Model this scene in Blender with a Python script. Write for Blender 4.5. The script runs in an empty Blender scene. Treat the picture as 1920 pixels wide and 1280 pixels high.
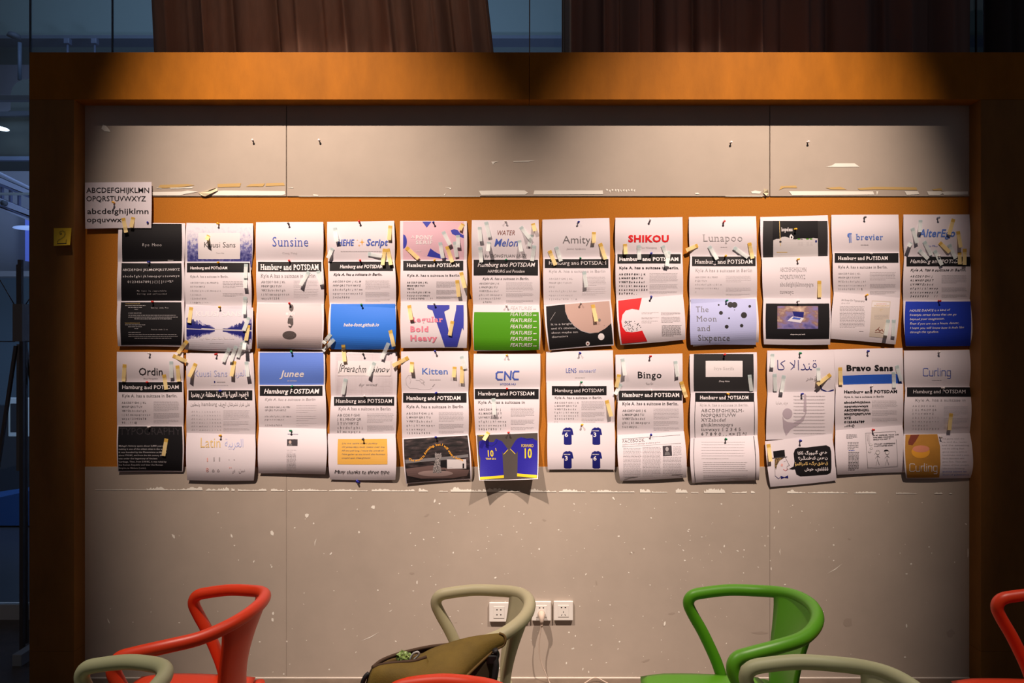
import bpy, bmesh, math, random, unicodedata
from mathutils import Vector, Matrix
from mathutils.geometry import tessellate_polygon
import numpy as np

R = random.Random(7)
PI = math.pi
scene = bpy.context.scene
C = bpy.context.collection

# ------------------------------------------------------------ camera, world, lights, exposure
DIST = 3.041                       # camera to the board plane (Y = 0)
EYE = 1.5
cam_d = bpy.data.cameras.new('camera')
cam_d.lens = 24.0
cam_d.sensor_width = 36.0
cam_d.clip_start = 0.05
cam_d.clip_end = 100
cam = bpy.data.objects.new('camera', cam_d)
cam.location = (0, -DIST, EYE)
cam.rotation_euler = (PI / 2, 0, 0)
C.objects.link(cam)
scene.camera = cam

world = bpy.data.worlds.new('room_air')
scene.world = world
world.use_nodes = True
world.node_tree.nodes['Background'].inputs[0].default_value = (0.64, 0.64, 0.76, 1)
world.node_tree.nodes['Background'].inputs[1].default_value = 0.066


def aim(o, target):
    d = Vector(target) - o.location
    o.rotation_euler = d.to_track_quat('-Z', 'Y').to_euler()


def spot(name, loc, target, watts, col, size, blend=1.0, radius=0.03):
    d = bpy.data.lights.new(name, 'SPOT')
    d.energy = watts
    d.color = col
    d.spot_size = math.radians(size)
    d.spot_blend = blend
    d.shadow_soft_size = radius
    o = bpy.data.objects.new(name, d)
    o.location = loc
    aim(o, target)
    C.objects.link(o)
    return o


WARM = (1.0, 0.80, 0.66)
WARM2 = (1.0, 0.82, 0.71)
LA, LB = (-1.55, -2.05, 4.95), (1.47, -2.05, 4.95)
spot('ceiling_or_fill_spot', LA, (-0.80, 0, 1.72), 1270, WARM, 36.5, 1.0)
spot('ceiling_or_fill_spot', LB, (0.93, 0, 1.72), 1180, WARM, 36, 1.0)
spot('ceiling_or_fill_spot', LA, (-0.36, -0.75, 0.35), 600, WARM2, 40, 1.0)  # fill spot added to brighten the chairs and lower wall, left side
spot('ceiling_or_fill_spot', LB, (0.50, -0.75, 0.35), 560, WARM2, 40, 1.0)  # matching added fill for chairs and lower wall, right side
spot('ceiling_or_fill_spot', (-0.7, -2.05, 4.95), (-0.85, 0.3, 3.35), 54, WARM, 42, 1.0)  # spill spot added only to light the left curtain
spot('ceiling_or_fill_spot', (0.9, -2.05, 4.95), (0.75, 0.3, 3.35), 17, WARM, 42, 1.0)  # weaker added spill for the right-hand curtain


def area(name, loc, target, watts, col, sx, sy):
    d = bpy.data.lights.new(name, 'AREA')
    d.energy = watts
    d.color = col
    d.shape = 'RECTANGLE'
    d.size = sx
    d.size_y = sy
    o = bpy.data.objects.new(name, d)
    o.location = loc
    aim(o, target)
    C.objects.link(o)
    return o


area('atrium_fill_high', (-2.5, 3.0, 6.2), (-2.5, 6.5, 2.0), 200, (0.45, 0.58, 1.0), 7.0, 1.5)  # unseen area light added to light the far atrium, no real skylight
area('atrium_fill_low', (-0.6, 2.4, 1.6), (-2.2, 6.6, 3.0), 230, (0.50, 0.58, 1.0), 1.6, 0.8)  # area light hidden behind the partition, added to brighten the far wall

scene.view_settings.view_transform = 'Standard'
scene.view_settings.look = 'None'
scene.view_settings.exposure = 0.0
scene.view_settings.gamma = 1.0
scene.view_settings.use_curve_mapping = False


def P(px, py, y=0.0):
    """point at depth y that the photograph shows at pixel (px, py)"""
    d = DIST + y
    return Vector(((px - 960) / 1280 * d, y, EYE + (640 - py) / 1280 * d))


# ------------------------------------------------------------ materials
MATS = {}


def mat(name, col, rough=0.6, metal=0.0, spec=0.5, trans=0.0, noise=None, bump=None, emit=None):
    """noise = (scale, amount, stretch_z); bump = (scale, strength)"""
    if name in MATS:
        return MATS[name]
    m = bpy.data.materials.new(name)
    m.use_nodes = True
    nt = m.node_tree
    b = nt.nodes['Principled BSDF']
    b.inputs['Base Color'].default_value = (*col, 1)
    b.inputs['Roughness'].default_value = rough
    b.inputs['Metallic'].default_value = metal
    b.inputs['Specular IOR Level'].default_value = spec
    if emit:
        b.inputs['Emission Color'].default_value = (*emit[0], 1)
        b.inputs['Emission Strength'].default_value = emit[1]
    tc = None
    if noise or bump:
        tc = nt.nodes.new('ShaderNodeTexCoord')
        mp = nt.nodes.new('ShaderNodeMapping')
        nt.links.new(tc.outputs['Object'], mp.inputs['Vector'])
    if noise:
        sc, amt, st = noise
        mp.inputs['Scale'].default_value = (1, 1, st)
        n = nt.nodes.new('ShaderNodeTexNoise')
        n.inputs['Scale'].default_value = sc
        n.inputs['Detail'].default_value = 6
        n.inputs['Roughness'].default_value = 0.65
        nt.links.new(mp.outputs[0], n.inputs['Vector'])
        r = nt.nodes.new('ShaderNodeValToRGB')
        r.color_ramp.elements[0].position = 0.3
        r.color_ramp.elements[1].position = 0.7
        r.color_ramp.elements[0].color = (*[c * (1 - amt) for c in col], 1)
        r.color_ramp.elements[1].color = (*[min(1, c * (1 + amt)) for c in col], 1)
        nt.links.new(n.outputs['Fac'], r.inputs['Fac'])
        nt.links.new(r.outputs[0], b.inputs['Base Color'])
    if bump:
        n2 = nt.nodes.new('ShaderNodeTexNoise')
        n2.inputs['Scale'].default_value = bump[0]
        n2.inputs['Detail'].default_value = 4
        nt.links.new(mp.outputs[0], n2.inputs['Vector'])
        bp = nt.nodes.new('ShaderNodeBump')
        bp.inputs['Strength'].default_value = bump[1]
        bp.inputs['Distance'].default_value = 0.002
        nt.links.new(n2.outputs['Fac'], bp.inputs['Height'])
        nt.links.new(bp.outputs[0], b.inputs['Normal'])
    if trans:
        t = nt.nodes.new('ShaderNodeBsdfTranslucent')
        t.inputs[0].default_value = (*col, 1)
        mx = nt.nodes.new('ShaderNodeMixShader')
        mx.inputs[0].default_value = trans
        out = nt.nodes['Material Output']
        nt.links.new(b.outputs[0], mx.inputs[1])
        nt.links.new(t.outputs[0], mx.inputs[2])
        nt.links.new(mx.outputs[0], out.inputs[0])
    MATS[name] = m
    return m


def ramp_mat(name, stops, scale, vertical=None, rough=0.5, detail=6.0, stretch=(1, 1, 1)):
    """printed picture: noise driven colour ramp on the UV map; vertical = mix of the V coordinate"""
    m = bpy.data.materials.new(name)
    m.use_nodes = True
    nt = m.node_tree
    b = nt.nodes['Principled BSDF']
    b.inputs['Roughness'].default_value = rough
    tc = nt.nodes.new('ShaderNodeUVMap')
    mp = nt.nodes.new('ShaderNodeMapping')
    mp.inputs['Scale'].default_value = stretch
    nt.links.new(tc.outputs[0], mp.inputs['Vector'])
    n = nt.nodes.new('ShaderNodeTexNoise')
    n.inputs['Scale'].default_value = scale
    n.inputs['Detail'].default_value = detail
    nt.links.new(mp.outputs[0], n.inputs['Vector'])
    src = n.outputs['Fac']
    if vertical:
        k, off, nk = vertical
        sx = nt.nodes.new('ShaderNodeSeparateXYZ')
        nt.links.new(tc.outputs[0], sx.inputs[0])
        a = nt.nodes.new('ShaderNodeMath'); a.operation = 'MULTIPLY_ADD'
        nt.links.new(sx.outputs[1], a.inputs[0]); a.inputs[1].default_value = k; a.inputs[2].default_value = off
        c = nt.nodes.new('ShaderNodeMath'); c.operation = 'MULTIPLY_ADD'
        nt.links.new(src, c.inputs[0]); c.inputs[1].default_value = nk
        nt.links.new(a.outputs[0], c.inputs[2])
        src = c.outputs[0]
    r = nt.nodes.new('ShaderNodeValToRGB')
    while len(r.color_ramp.elements) < len(stops):
        r.color_ramp.elements.new(0.5)
    for e, (p, col) in zip(r.color_ramp.elements, stops):
        e.position = p
        e.color = (*col, 1)
    nt.links.new(src, r.inputs['Fac'])
    nt.links.new(r.outputs[0], b.inputs['Base Color'])
    MATS[name] = m
    return m


mdf = mat('orange_fibreboard', (0.33, 0.112, 0.006), 0.6, spec=0.12, noise=(9, 0.16, 0.35), bump=(260, 0.12))
mdfd = mat('brown_board', (0.25, 0.105, 0.020), 0.65, spec=0.3, noise=(9, 0.16, 0.35), bump=(260, 0.12))  # posts: a darker brown than the beam board
corkm = mat('brown_pinboard', (0.46, 0.165, 0.022), 0.85, spec=0.08, noise=(240, 0.14, 1), bump=(500, 0.25))
greym = mat('grey_painted_panel', (0.45, 0.378, 0.318), 0.42, spec=0.4, noise=(3.5, 0.06, 1), bump=(60, 0.04))
metalm = mat('aluminium_edge', (0.75, 0.68, 0.60), 0.5, metal=0.0)
floorm = mat('brown_floor_tile', (0.13, 0.095, 0.07), 0.4, noise=(12, 0.2, 1))
whitepl = mat('white_plastic', (0.78, 0.74, 0.70), 0.3)
blackm = mat('black_hole', (0.01, 0.01, 0.01), 0.5)
residuem = mat('white_residue', (0.88, 0.84, 0.76), 0.8)
tapem = mat('aged_masking_tape', (0.55, 0.36, 0.13), 0.6)
curtm = mat('brown_curtain_cloth', (0.30, 0.165, 0.115), 0.85, spec=0.2, noise=(30, 0.12, 0.2))
curtd = mat('dark_curtain_cloth', (0.05, 0.040, 0.040), 0.85, spec=0.2)
darkm = mat('dark_bronze_metal', (0.13, 0.10, 0.085), 0.45, metal=0.3)
paperm = mat('white_paper', (0.78, 0.71, 0.77), 0.65, spec=0.3, bump=(14, 0.05))

INK = {
    'K': (0.012, 0.011, 0.013), 'K2': (0.03, 0.028, 0.03), 'W': (0.83, 0.77, 0.80), 'W2': (0.62, 0.58, 0.60),
    'B': (0.075, 0.13, 0.52), 'B2': (0.10, 0.20, 0.62), 'sky': (0.035, 0.20, 0.80), 'jun': (0.13, 0.24, 0.75),
    'navy': (0.012, 0.014, 0.17), 'cobalt': (0.018, 0.05, 0.50), 'royal': (0.045, 0.055, 0.42), 'R': (0.72, 0.015, 0.02),
    'pink': (0.86, 0.26, 0.36), 'lpink': (0.74, 0.47, 0.56), 'green': (0.075, 0.30, 0.008), 'G': (0.18, 0.17, 0.18),
    'LG': (0.42, 0.39, 0.41), 'LL': (0.58, 0.54, 0.56), 'tan': (0.75, 0.52, 0.20), 'orange': (0.85, 0.38, 0.04),
    'Y': (0.75, 0.55, 0.02), 'cream': (0.66, 0.57, 0.50), 'peach': (0.75, 0.28, 0.17), 'lav': (0.47, 0.50, 0.80),
    'moon': (0.52, 0.35, 0.31), 'grid': (0.66, 0.55, 0.58), 'maroon': (0.22, 0.05, 0.03), 'blush': (0.85, 0.45, 0.42),
    'jersey': (0.018, 0.013, 0.28), 'kfloor': (0.15, 0.095, 0.09), 'kfloor2': (0.33, 0.24, 0.23), 'jbg': (0.075, 0.062, 0.058), 'brightb': (0.03, 0.12, 0.62), 'dk': (0.06, 0.05, 0.06),
    'lilac': (0.48, 0.40, 0.47), 'skin': (0.55, 0.42, 0.38), 'lightp': (0.7, 0.66, 0.75),
}


def ink(k):
    if k in MATS:
        return MATS[k]
    return mat('ink_' + k, INK[k], 0.5, spec=0.2 if k in ('K', 'K2', 'jbg', 'dk') else 0.3)


ramp_mat('forest', [(0.30, (0.05, 0.05, 0.24)), (0.50, (0.22, 0.22, 0.50)), (0.62, (0.60, 0.57, 0.70)), (0.8, (0.74, 0.70, 0.78))], 26, (0.75, -0.28, 0.85), stretch=(1, 0.5, 1))
ramp_mat('lake', [(0.40, (0.02, 0.02, 0.13)), (0.50, (0.14, 0.13, 0.40)), (0.62, (0.52, 0.48, 0.62)), (0.8, (0.68, 0.62, 0.70))], 7, None, stretch=(1.2, 0.4, 1))
ramp_mat('pebble', [(0.3, (0.012, 0.012, 0.012)), (0.75, (0.17, 0.13, 0.13))], 90)
ramp_mat('kitten', [(0.38, (0.006, 0.005, 0.006)), (0.58, (0.035, 0.024, 0.026)), (0.75, (0.13, 0.09, 0.09))], 6, None, stretch=(1, 2.5, 1))
ramp_mat('tabby', [(0.38, (0.02, 0.018, 0.02)), (0.62, (0.42, 0.38, 0.38))], 55)
ramp_mat('space', [(0.30, (0.03, 0.035, 0.20)), (0.46, (0.22, 0.18, 0.42)), (0.58, (0.26, 0.15, 0.14)), (0.75, (0.75, 0.58, 0.45))], 6, (0.25, -0.05, 0.85))
ramp_mat('goldcard', [(0.2, (0.80, 0.42, 0.05)), (0.75, (0.80, 0.46, 0.12)), (0.95, (0.78, 0.42, 0.50))], 1.5)
ramp_mat('amber', [(0.2, (0.42, 0.19, 0.03)), (0.7, (0.58, 0.27, 0.04)), (0.95, (0.68, 0.36, 0.05))], 3)
ramp_mat('stone_grey', [(0.0, (0.30, 0.24, 0.25)), (0.35, (0.60, 0.50, 0.52)), (1.0, (0.66, 0.57, 0.60))], 2, (1.1, -0.1, 0.2))
ramp_mat('hair', [(0.45, (0.03, 0.02, 0.02)), (0.6, (0.5, 0.32, 0.12))], 60)


# ------------------------------------------------------------ object helpers
def link(o, parent=None):
    C.objects.link(o)
    if parent is not None:
        o.parent = parent
    return o


def mesh_obj(name, verts, faces, mats, parent=None, midx=None, smooth=False, loc=None):
    me = bpy.data.meshes.new(name)
    me.from_pydata([tuple(v) for v in verts], [], [tuple(f) for f in faces])
    if not isinstance(mats, (list, tuple)):
        mats = [mats]
    for m in mats:
        me.materials.append(m)
    if midx is not None:
        me.polygons.foreach_set('material_index', midx)
    if smooth:
        me.polygons.foreach_set('use_smooth', [True] * len(me.polygons))
    me.update()
    o = bpy.data.objects.new(name, me)
    if loc is not None:
        o.location = loc
    return link(o, parent)


def bm_obj(name, bm, mats, parent=None, smooth=False):
    me = bpy.data.meshes.new(name)
    bm.normal_update()
    bm.to_mesh(me)
    bm.free()
    if not isinstance(mats, (list, tuple)):
        mats = [mats]
    for m in mats:
        me.materials.append(m)
    if smooth:
        me.polygons.foreach_set('use_smooth', [True] * len(me.polygons))
    return link(bpy.data.objects.new(name, me), parent)


def empty(name, loc=(0, 0, 0)):
    o = bpy.data.objects.new(name, None)
    o.location = loc
    o.empty_display_size = 0.1
    return link(o)


def tag(o, label=None, cat=None, group=None, kind=None):
    if label: o['label'] = label
    if cat: o['category'] = cat
    if group: o['group'] = group
    if kind: o['kind'] = kind
    return o


def box_bm(x0, x1, y0, y1, z0, z1, bev=0.0, bm=None):
    bm = bm or bmesh.new()
    m = Matrix.Translation(((x0 + x1) / 2, (y0 + y1) / 2, (z0 + z1) / 2)) @ Matrix.Diagonal((x1 - x0, y1 - y0, z1 - z0, 1))
    r = bmesh.ops.create_cube(bm, size=1, matrix=m)
    if bev:
        ed = list({e for v in r['verts'] for e in v.link_edges})
        bmesh.ops.bevel(bm, geom=ed, offset=bev, segments=2, affect='EDGES', profile=0.5)
    return bm


def box(name, x0, x1, y0, y1, z0, z1, m, parent=None, bev=0.0):
    return bm_obj(name, box_bm(x0, x1, y0, y1, z0, z1, bev), m, parent)


def catmull(pts, n=6):
    pts = [Vector(p) for p in pts]
    out = []
    P0 = [pts[0] * 2 - pts[1]] + pts + [pts[-1] * 2 - pts[-2]]
    for i in range(1, len(P0) - 2):
        a, b, c, d = P0[i - 1:i + 3]
        for k in range(n):
            t = k / n
            out.append(0.5 * ((2 * b) + (c - a) * t + (2 * a - 5 * b + 4 * c - d) * t * t + (3 * b - a - 3 * c + d) * t ** 3))
    out.append(pts[-1])
    return out


def tube(path, radii, seg=12, cap=True):
    """verts, faces of a swept tube; radii a number or a list"""
    n = len(path)
    if not hasattr(radii, '__len__'):
        radii = [radii] * n
    vs, fs = [], []
    up = None
    for i, p in enumerate(path):
        t = (path[min(i + 1, n - 1)] - path[max(i - 1, 0)]).normalized()
        if up is None:
            up = t.orthogonal().normalized()
        else:
            up = (up - t * up.dot(t)).normalized()
        side = t.cross(up)
        for k in range(seg):
            a = 2 * PI * k / seg
            vs.append(p + (up * math.cos(a) + side * math.sin(a)) * radii[i])
    for i in range(n - 1):
        for k in range(seg):
            k2 = (k + 1) % seg
            fs.append((i * seg + k, i * seg + k2, (i + 1) * seg + k2, (i + 1) * seg + k))
    if cap:
        fs.append(tuple(range(seg))[::-1])
        fs.append(tuple((n - 1) * seg + k for k in range(seg)))
    return vs, fs


def tube_obj(name, path, radii, m, parent=None, seg=12):
    v, f = tube([Vector(p) for p in path], radii, seg)
    return mesh_obj(name, v, f, m, parent, smooth=True)


# ------------------------------------------------------------ the room
fl = box('floor', -6, 6, -6.5, 0.75, -0.05, 0.0, floorm)
tag(fl, kind='structure')
fl2 = box('floor', -9, 6, 0.752, 9, -0.25, -0.2, mat('atrium_floor', (0.05, 0.055, 0.065), 0.3))
tag(fl2, kind='structure')

XL = (139 - 960) / 1280 * (DIST - 0.075)
XR = (1839 - 960) / 1280 * (DIST - 0.075)
XLO = (55 - 960) / 1280 * (DIST - 0.075)
XRO = XR + (XL - XLO)
BT = EYE + (640 - 98) / 1280 * (DIST - 0.075)
BB = EYE + (640 - 187) / 1280 * (DIST - 0.075)
WP = DIST / 1280


def wx(px): return (px - 960) * WP
def wz(py): return EYE + (640 - py) * WP


wall = box('wall_back', XLO + 0.03, XRO - 0.03, 0.022, 0.11, 0.0, BT - 0.03, mat('partition_core', (0.12, 0.09, 0.07)))
tag(wall, kind='structure')
zc0, zc1 = wz(875), wz(368)
for (a, b) in ((wx(120), wx(537) - 0.0015), (wx(537) + 0.0015, wx(1443.5) - 0.0015), (wx(1443.5) + 0.0015, wx(1860))):
    box('wall_panel', a, b, 0.0, 0.022, zc1, BB + 0.05, greym, wall, bev=0.0012)
    box('wall_panel', a - 0.0011, b + 0.0011, 0.0, 0.022, 0.006, zc0, greym, wall, bev=0.0006)
box('edge_strip', wx(120), wx(1860), -0.003, 0.02, 0.0, 0.0055, metalm, wall)

board = box('pin_board', wx(140), wx(1840), 0.004, 0.022, zc0 + 0.0005, zc1 - 0.0005, corkm)
tag(board, 'long orange brown fibre pin board strip between the grey panels, behind the printed sheets', 'pin board')

YF = -0.075
tr = empty('trim_1', (0, 0, BB)); tag(tr, kind='structure')
xm = (992.5 - 960) / 1280 * (DIST + YF)
for a, b in ((XLO, xm - 0.0006), (xm + 0.0006, XRO)):
    o = box('facing_board', a, b, YF, 0.13, BB + 0.0008 - BB, BT - BB, mdf, tr, bev=0.0012)
for nme, a, b, ins in (('trim_2', XLO, XL, 0), ('trim_3', XR, XRO, 1)):
    t = empty(nme, (0, 0, 0)); tag(t, kind='structure')
    zj = EYE + (640 - 1221.5) / 1280 * (DIST + YF)
    box('facing_board', a, b, YF, 0.13, zj + 0.001, BB, mdfd, t, bev=0.0012)
    box('base_board', a, b, YF, 0.13, 0.0, zj, mdfd, t, bev=0.0012)


# residue on the grey panels -----------------------------------------------------------
def flat_poly(pts, y=-0.0006):
    return [P(x, z, y) for x, z in pts]


def poly_mesh(name, polys, m, parent, y=-0.0006, thick=0.0012, kind=None):
    bm = bmesh.new()
    for pts in polys:
        vs = [bm.verts.new(P(x, z, -thick)) for x, z in pts]
        for t3 in tessellate_polygon([[Vector((x, -z, 0)) for x, z in pts]]):
            try:
                bm.faces.new([vs[i] for i in t3])
            except ValueError:
                pass
    o = bm_obj(name, bm, m, parent)
    if kind: o['kind'] = kind
    return o


def jag(x0, x1, yb, hs, step=2.2, amp=1.0):
    """jagged strip of torn paper along a line; hs = height function"""
    pts = [(x0, yb)]
    x = x0
    top = []
    while x < x1:
        top.append((x, yb - max(0.5, hs(x) + R.uniform(-amp, amp))))
        x += step * R.uniform(0.5, 1.5)
    return [(x0, yb + 0.6)] + [(x1, yb + 0.6)] + top[::-1]


lin = []
for x0, x1, h in ((178, 275, 0.8), (275, 380, 4.5), (386, 430, 5.5), (434, 440, 3), (446, 500, 3.5), (508, 533, 3), (540, 545, 2.5), (548, 614, 3.5), (617, 690, 3),
                  (697, 778, 3.5), (785, 803, 4), (823, 840, 2), (845, 905, 6), (905, 975, 5.5), (993, 1044, 4.5), (1048, 1098, 4.0), (1107, 1190, 3), (1200, 1220, 4.5),
                  (1222, 1252, 3), (1267, 1290, 6), (1296, 1310, 1.5), (1320, 1360, 6.5), (1373, 1400, 3), (1408, 1416, 3), (1476, 1510, 3), (1515, 1590, 2.6), (1601, 1644, 3),
                  (1680, 1720, 1.2), (1752, 1768, 1.8), (1780, 1786, 2)):
    y = 916 + (x0 - 178) * 0.0045
    lin.append(jag(x0, x1, y + 2, lambda x, h=h: h * (0.6 + 0.4 * math.sin(x * 0.09)), amp=h * 0.45))
poly_mesh('torn_residue', lin, residuem, wall, kind='stuff')
top = [
    [(283, 360), (340, 359), (352, 357), (372, 359), (345, 364), (338, 366), (283, 366)],
    [(384, 359), (420, 357), (534, 358), (535, 364), (528, 366), (378, 366)],
    [(898, 357.5), (960, 356.5), (984, 357), (990, 361), (985, 364.5), (902, 365)],
    [(1002, 357), (1130, 357), (1131, 364), (1000, 364.5)],
    [(1479, 358), (1560, 358), (1637, 358.5), (1639, 364.5), (1485, 366)],
    [(1643, 358.5), (1647, 358.5), (1645, 364), (1644, 366)],
    [(1696, 358), (1721, 358), (1724, 364), (1700, 365)],
    [(1738, 358.5), (1764, 358), (1768, 362), (1762, 365.5), (1741, 365)],
    [(1766, 360), (1775, 358.5), (1795, 359), (1815, 358.5), (1815, 364.5), (1770, 365)],
    [(1548, 312.5), (1560, 310), (1566, 306), (1602, 306), (1612, 312.5), (1575, 313)],
    [(921, 303), (935, 302.5), (926, 305), (925, 309)], [(962, 302), (1003, 300.5), (990, 303), (963, 303.5)],
    [(539, 351.5), (550, 351.2), (549, 353)], [(587, 364), (597, 365), (596, 367), (588, 366.5)],
    [(834, 351), (846, 352), (845, 355), (842, 353)], [(832, 365), (836, 361), (834, 366)],
    [(1303, 361.5), (1309, 361), (1312, 364), (1304, 364)], [(1408, 359), (1416, 357), (1428, 359), (1424, 363), (1410, 362)],
    [(190, 241), (193, 233), (199, 236), (205, 243), (207, 247), (196, 246)],
    [(293, 352), (302, 351.5), (303, 353.5), (294, 353)], [(318, 352), (362, 350.5), (360, 353), (320, 353.5)],
    [(560, 367.4), (900, 367.6), (900, 368.4), (560, 368.2)], [(1360, 367.4), (1430, 367), (1430, 368.2), (1360, 368.2)],
    [(1828, 726), (1830, 724), (1831, 742), (1826, 744), (1824, 736)], [(1829, 748), (1831, 747), (1830.5, 758), (1827, 757)],
]
for x0 in list(range(1136, 1150, 5)) + list(range(1152, 1188, 5)):
    top.append([(x0 + R.uniform(0, 2), 354 + R.uniform(-1, 2)), (x0 + 4, 355 + R.uniform(-1, 3)), (x0 + 3.4, 358.5 + R.uniform(-1, 4)), (x0 + 1, 357)])
for pts in top[:-30]:
    pass
poly_mesh('torn_residue', [t for t in top if t[0][0] < 1822], residuem, wall, kind='stuff')
tp = [
    [(296, 352), (300, 346.5), (352, 345), (365, 347), (345, 350), (310, 352.5)],
    [(408, 345), (452, 343.2), (450, 350), (408, 351)],
    [(461, 349.5), (470, 345), (497, 343.5), (493, 349.5)],
    [(499, 343.5), (532, 342.5), (534, 347.5), (498, 349)],
    [(1461, 356), (1464, 349), (1492, 347.5), (1495, 352), (1470, 352)],
    [(1548, 352), (1575, 350), (1588, 355), (1560, 355)],
    [(1608, 353), (1640, 350), (1718, 351), (1720, 356), (1640, 355), (1612, 356)],
    [(1748, 354.5), (1765, 352.5), (1767, 357), (1750, 357)],
]
poly_mesh('tape_remnant', tp, tapem, wall, kind='stuff')
# curled flaps of torn backing near the board's top edge
bk = mat('torn_backing', (0.72, 0.62, 0.42), 0.8)
for pts, d in (([(372, 361), (388, 359), (398, 354), (407, 352), (408, 357), (395, 363), (385, 368), (378, 366)], 0.006), ([(1431, 361), (1433, 353), (1440, 356), (1441, 362), (1437, 367)], 0.008)):
    n = len(pts)
    vs = [P(x, y, -0.001 - d * (0.2 + 0.8 * (i % 3) / 2)) for i, (x, y) in enumerate(pts)]
    mesh_obj('torn_flap', vs, [(0, i, i + 1) for i in range(1, n - 1)], bk, wall)


def fleck(cx, cy, rx, ry, a=0.0, n=6):
    pts = []
    for k in range(n):
        t = 2 * PI * k / n
        r = R.uniform(0.6, 1.15)
        x, y = rx * r * math.cos(t), ry * r * math.sin(t)
        pts.append((cx + x * math.cos(a) - y * math.sin(a), cy + x * math.sin(a) + y * math.cos(a)))
    return pts


fk = []
for (x, y, rx, ry, a) in (
        (575, 966, 4.5, 4.5, 0.6), (588, 981, 2, 2, 0), (700, 951, 4.5, 4, 0), (815, 939, 2, 4.5, 0.4), (1150, 934, 4, 2, 0.9), (1485, 921, 4, 4, 0.6), (434, 1004.5, 1.8, 4.5, -0.4),
        (439.5, 1022.5, 1.8, 1.3, 0), (476, 1052, 1.6, 3, 0.3), (447, 1049.5, 1.3, 1.3, 0), (620, 1038, 1.8, 3.5, 0.8), (409, 961, 2.2, 1, -.3), (813, 1007.5, 1.8, 1.4, 0),
        (850, 1036, 1.5, 2.5, 0.2), (940, 1002.5, 2, 1, 0.5), (969, 997, 1.6, 1.2, 0), (1011, 1029, 1.6, 2, 0), (973, 959, 2.3, 1, 0.2), (982, 963.5, 1.6, 1.2, -.8),
        (779, 1022.5, 1.4, 1.2, 0), (772, 1060, 1.4, 1.2, 0), (782, 1091, 1.5, 4, 0), (775, 1107.5, 2, 1, 0), (822, 979.5, 2, 0.8, 0), (1290, 995.5, 3, 1.4, .5),
        (1316, 1006.5, 2.4, 1, 0), (1294, 1012.5, 2, .8, 0), (1358, 1024, 1.6, 3, .2), (1383, 1032.5, 2.6, 1.4, .5), (1394, 1073.5, 1.4, 1.6, 0), (1440, 1004.5, 1.5, 1.2, 0),
        (1446, 1066, 1.2, 4.5, 0), (1531, 994.5, 1.4, 1, 0), (1563, 1021.5, 1.7, 1.6, 0), (1563, 1050.5, 2, 1.2, -.4), (1708, 1057, 2.6, 2.2, 0), (1700, 1075.5, 2.4, 1.4, .3),
        (1742, 1025, 1.5, 1.3, 0), (1790, 1053.5, 1.3, 1.3, 0), (1697, 1020, 1.2, 1, 0), (1747, 1036.5, 1.2, 1, 0), (1729, 942, 1.3, 1, 0), (1460, 959, 1, 3, 0),
        (1452, 989, 1.4, 3, .3), (1815, 1036, 1.3, 9, 0), (1811, 982, 3, 1.4, .5), (1700, 1173, 1.8, 4.5, 0), (1246, 1169, 2, 5, .2), (1543, 1146, 2.4, 1, 0),
        (487, 1203, 2, 1.4, -.3), (538, 1202.5, 1.8, 2, 0), (532, 1263, 1.8, 1.6, 0), (336, 1167, 2.6, 1, 0), (283, 1147, 1.4, 1, 0), (207, 1141, 1.4, 1, 0),
        (512, 1150, 2.4, 3.6, 0), (511, 1162, 3.4, 4, 0), (510, 1000, 3.4, 6, -.3), (325, 1005, 2.4, 6, -.5), (204, 1165, 1.4, 7, -.5), (336, 1004, 1, 1, 0),
        (975, 1101, 2, 1, 0.2), (1109, 1209, 2, 1, 0), (1075, 1215, 2.2, 1.8, 0), (1073, 1216, 1.6, 2, 0), (1062, 1243, 1.6, 3, 0), (1093, 1254, 1.3, 3, .3), (1067, 1185, 2, 1.6, 0),
        (1144, 1133.5, 2, 1.2, 0), (1125, 1162.5, 1.8, 1.2, 0), (1150, 1172.5, 1.8, 1, .3), (1137, 1242, 2, 1, -.2), (904, 1169, 1.4, 1, 0), (844, 1155.5, 1.4, 1, 0), (731, 1131.5, 1.4, 1, 0)):
    fk.append(fleck(x, y, rx, ry, a))
for _ in range(240):
    x = R.triangular(180, 1800, 1250); y = R.uniform(930, 1262)
    s = R.choice([0.7, 0.9, 1.0, 1.2, 1.8])
    fk.append(fleck(x, y, s * R.uniform(0.8, 1.6), s * R.uniform(0.6, 1.1), R.uniform(0, 3), 5))
for x0, y0, x1, y1, w in ((675, 1202, 712, 1184, 1.0), (728, 1146, 736, 1142, 0.9), (1551, 1075, 1580, 1056, 1.0), (594, 1008, 590, 1024, 1.0), (1350, 1030, 1354, 1038, 0.8), (1463, 1027, 1463.5, 1041, 0.9)):
    nx, ny = -(y1 - y0), x1 - x0
    L = math.hypot(nx, ny); nx, ny = nx / L * w, ny / L * w
    mx, my = (x0 + x1) / 2 + nx * 1.6, (y0 + y1) / 2 + ny * 1.6
    fk.append([(x0, y0), (mx - nx, my - ny), (x1, y1), (mx + nx * .6, my + ny * .6)])
poly_mesh('paint_chip', fk, residuem, wall, thick=0.0005, kind='stuff')
sm = []
for (x, y, rx, ry, a) in ((1260, 1150, 9, 2, -.2), (1210, 1239, 9, 2.4, -.3), (1425, 1186, 16, 2.6, 0), (1590, 1165, 9, 10, 0), (800, 966, 6, 3, -.6), (1185, 1036, 5, 2, -.4), (1592, 1010, 4, 2, .5), (1782, 1187, 9, 8, 0), (1245, 1172, 3, 2, 0),
                         (1118, 1092, 2, 5, -.3), (855, 1167, 3, 1, 0), (772, 1075, 5, 2.5, 0), (1020, 975, 5, 2, .4)):
    sm.append(fleck(x, y, rx, ry, a, 9))
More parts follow.
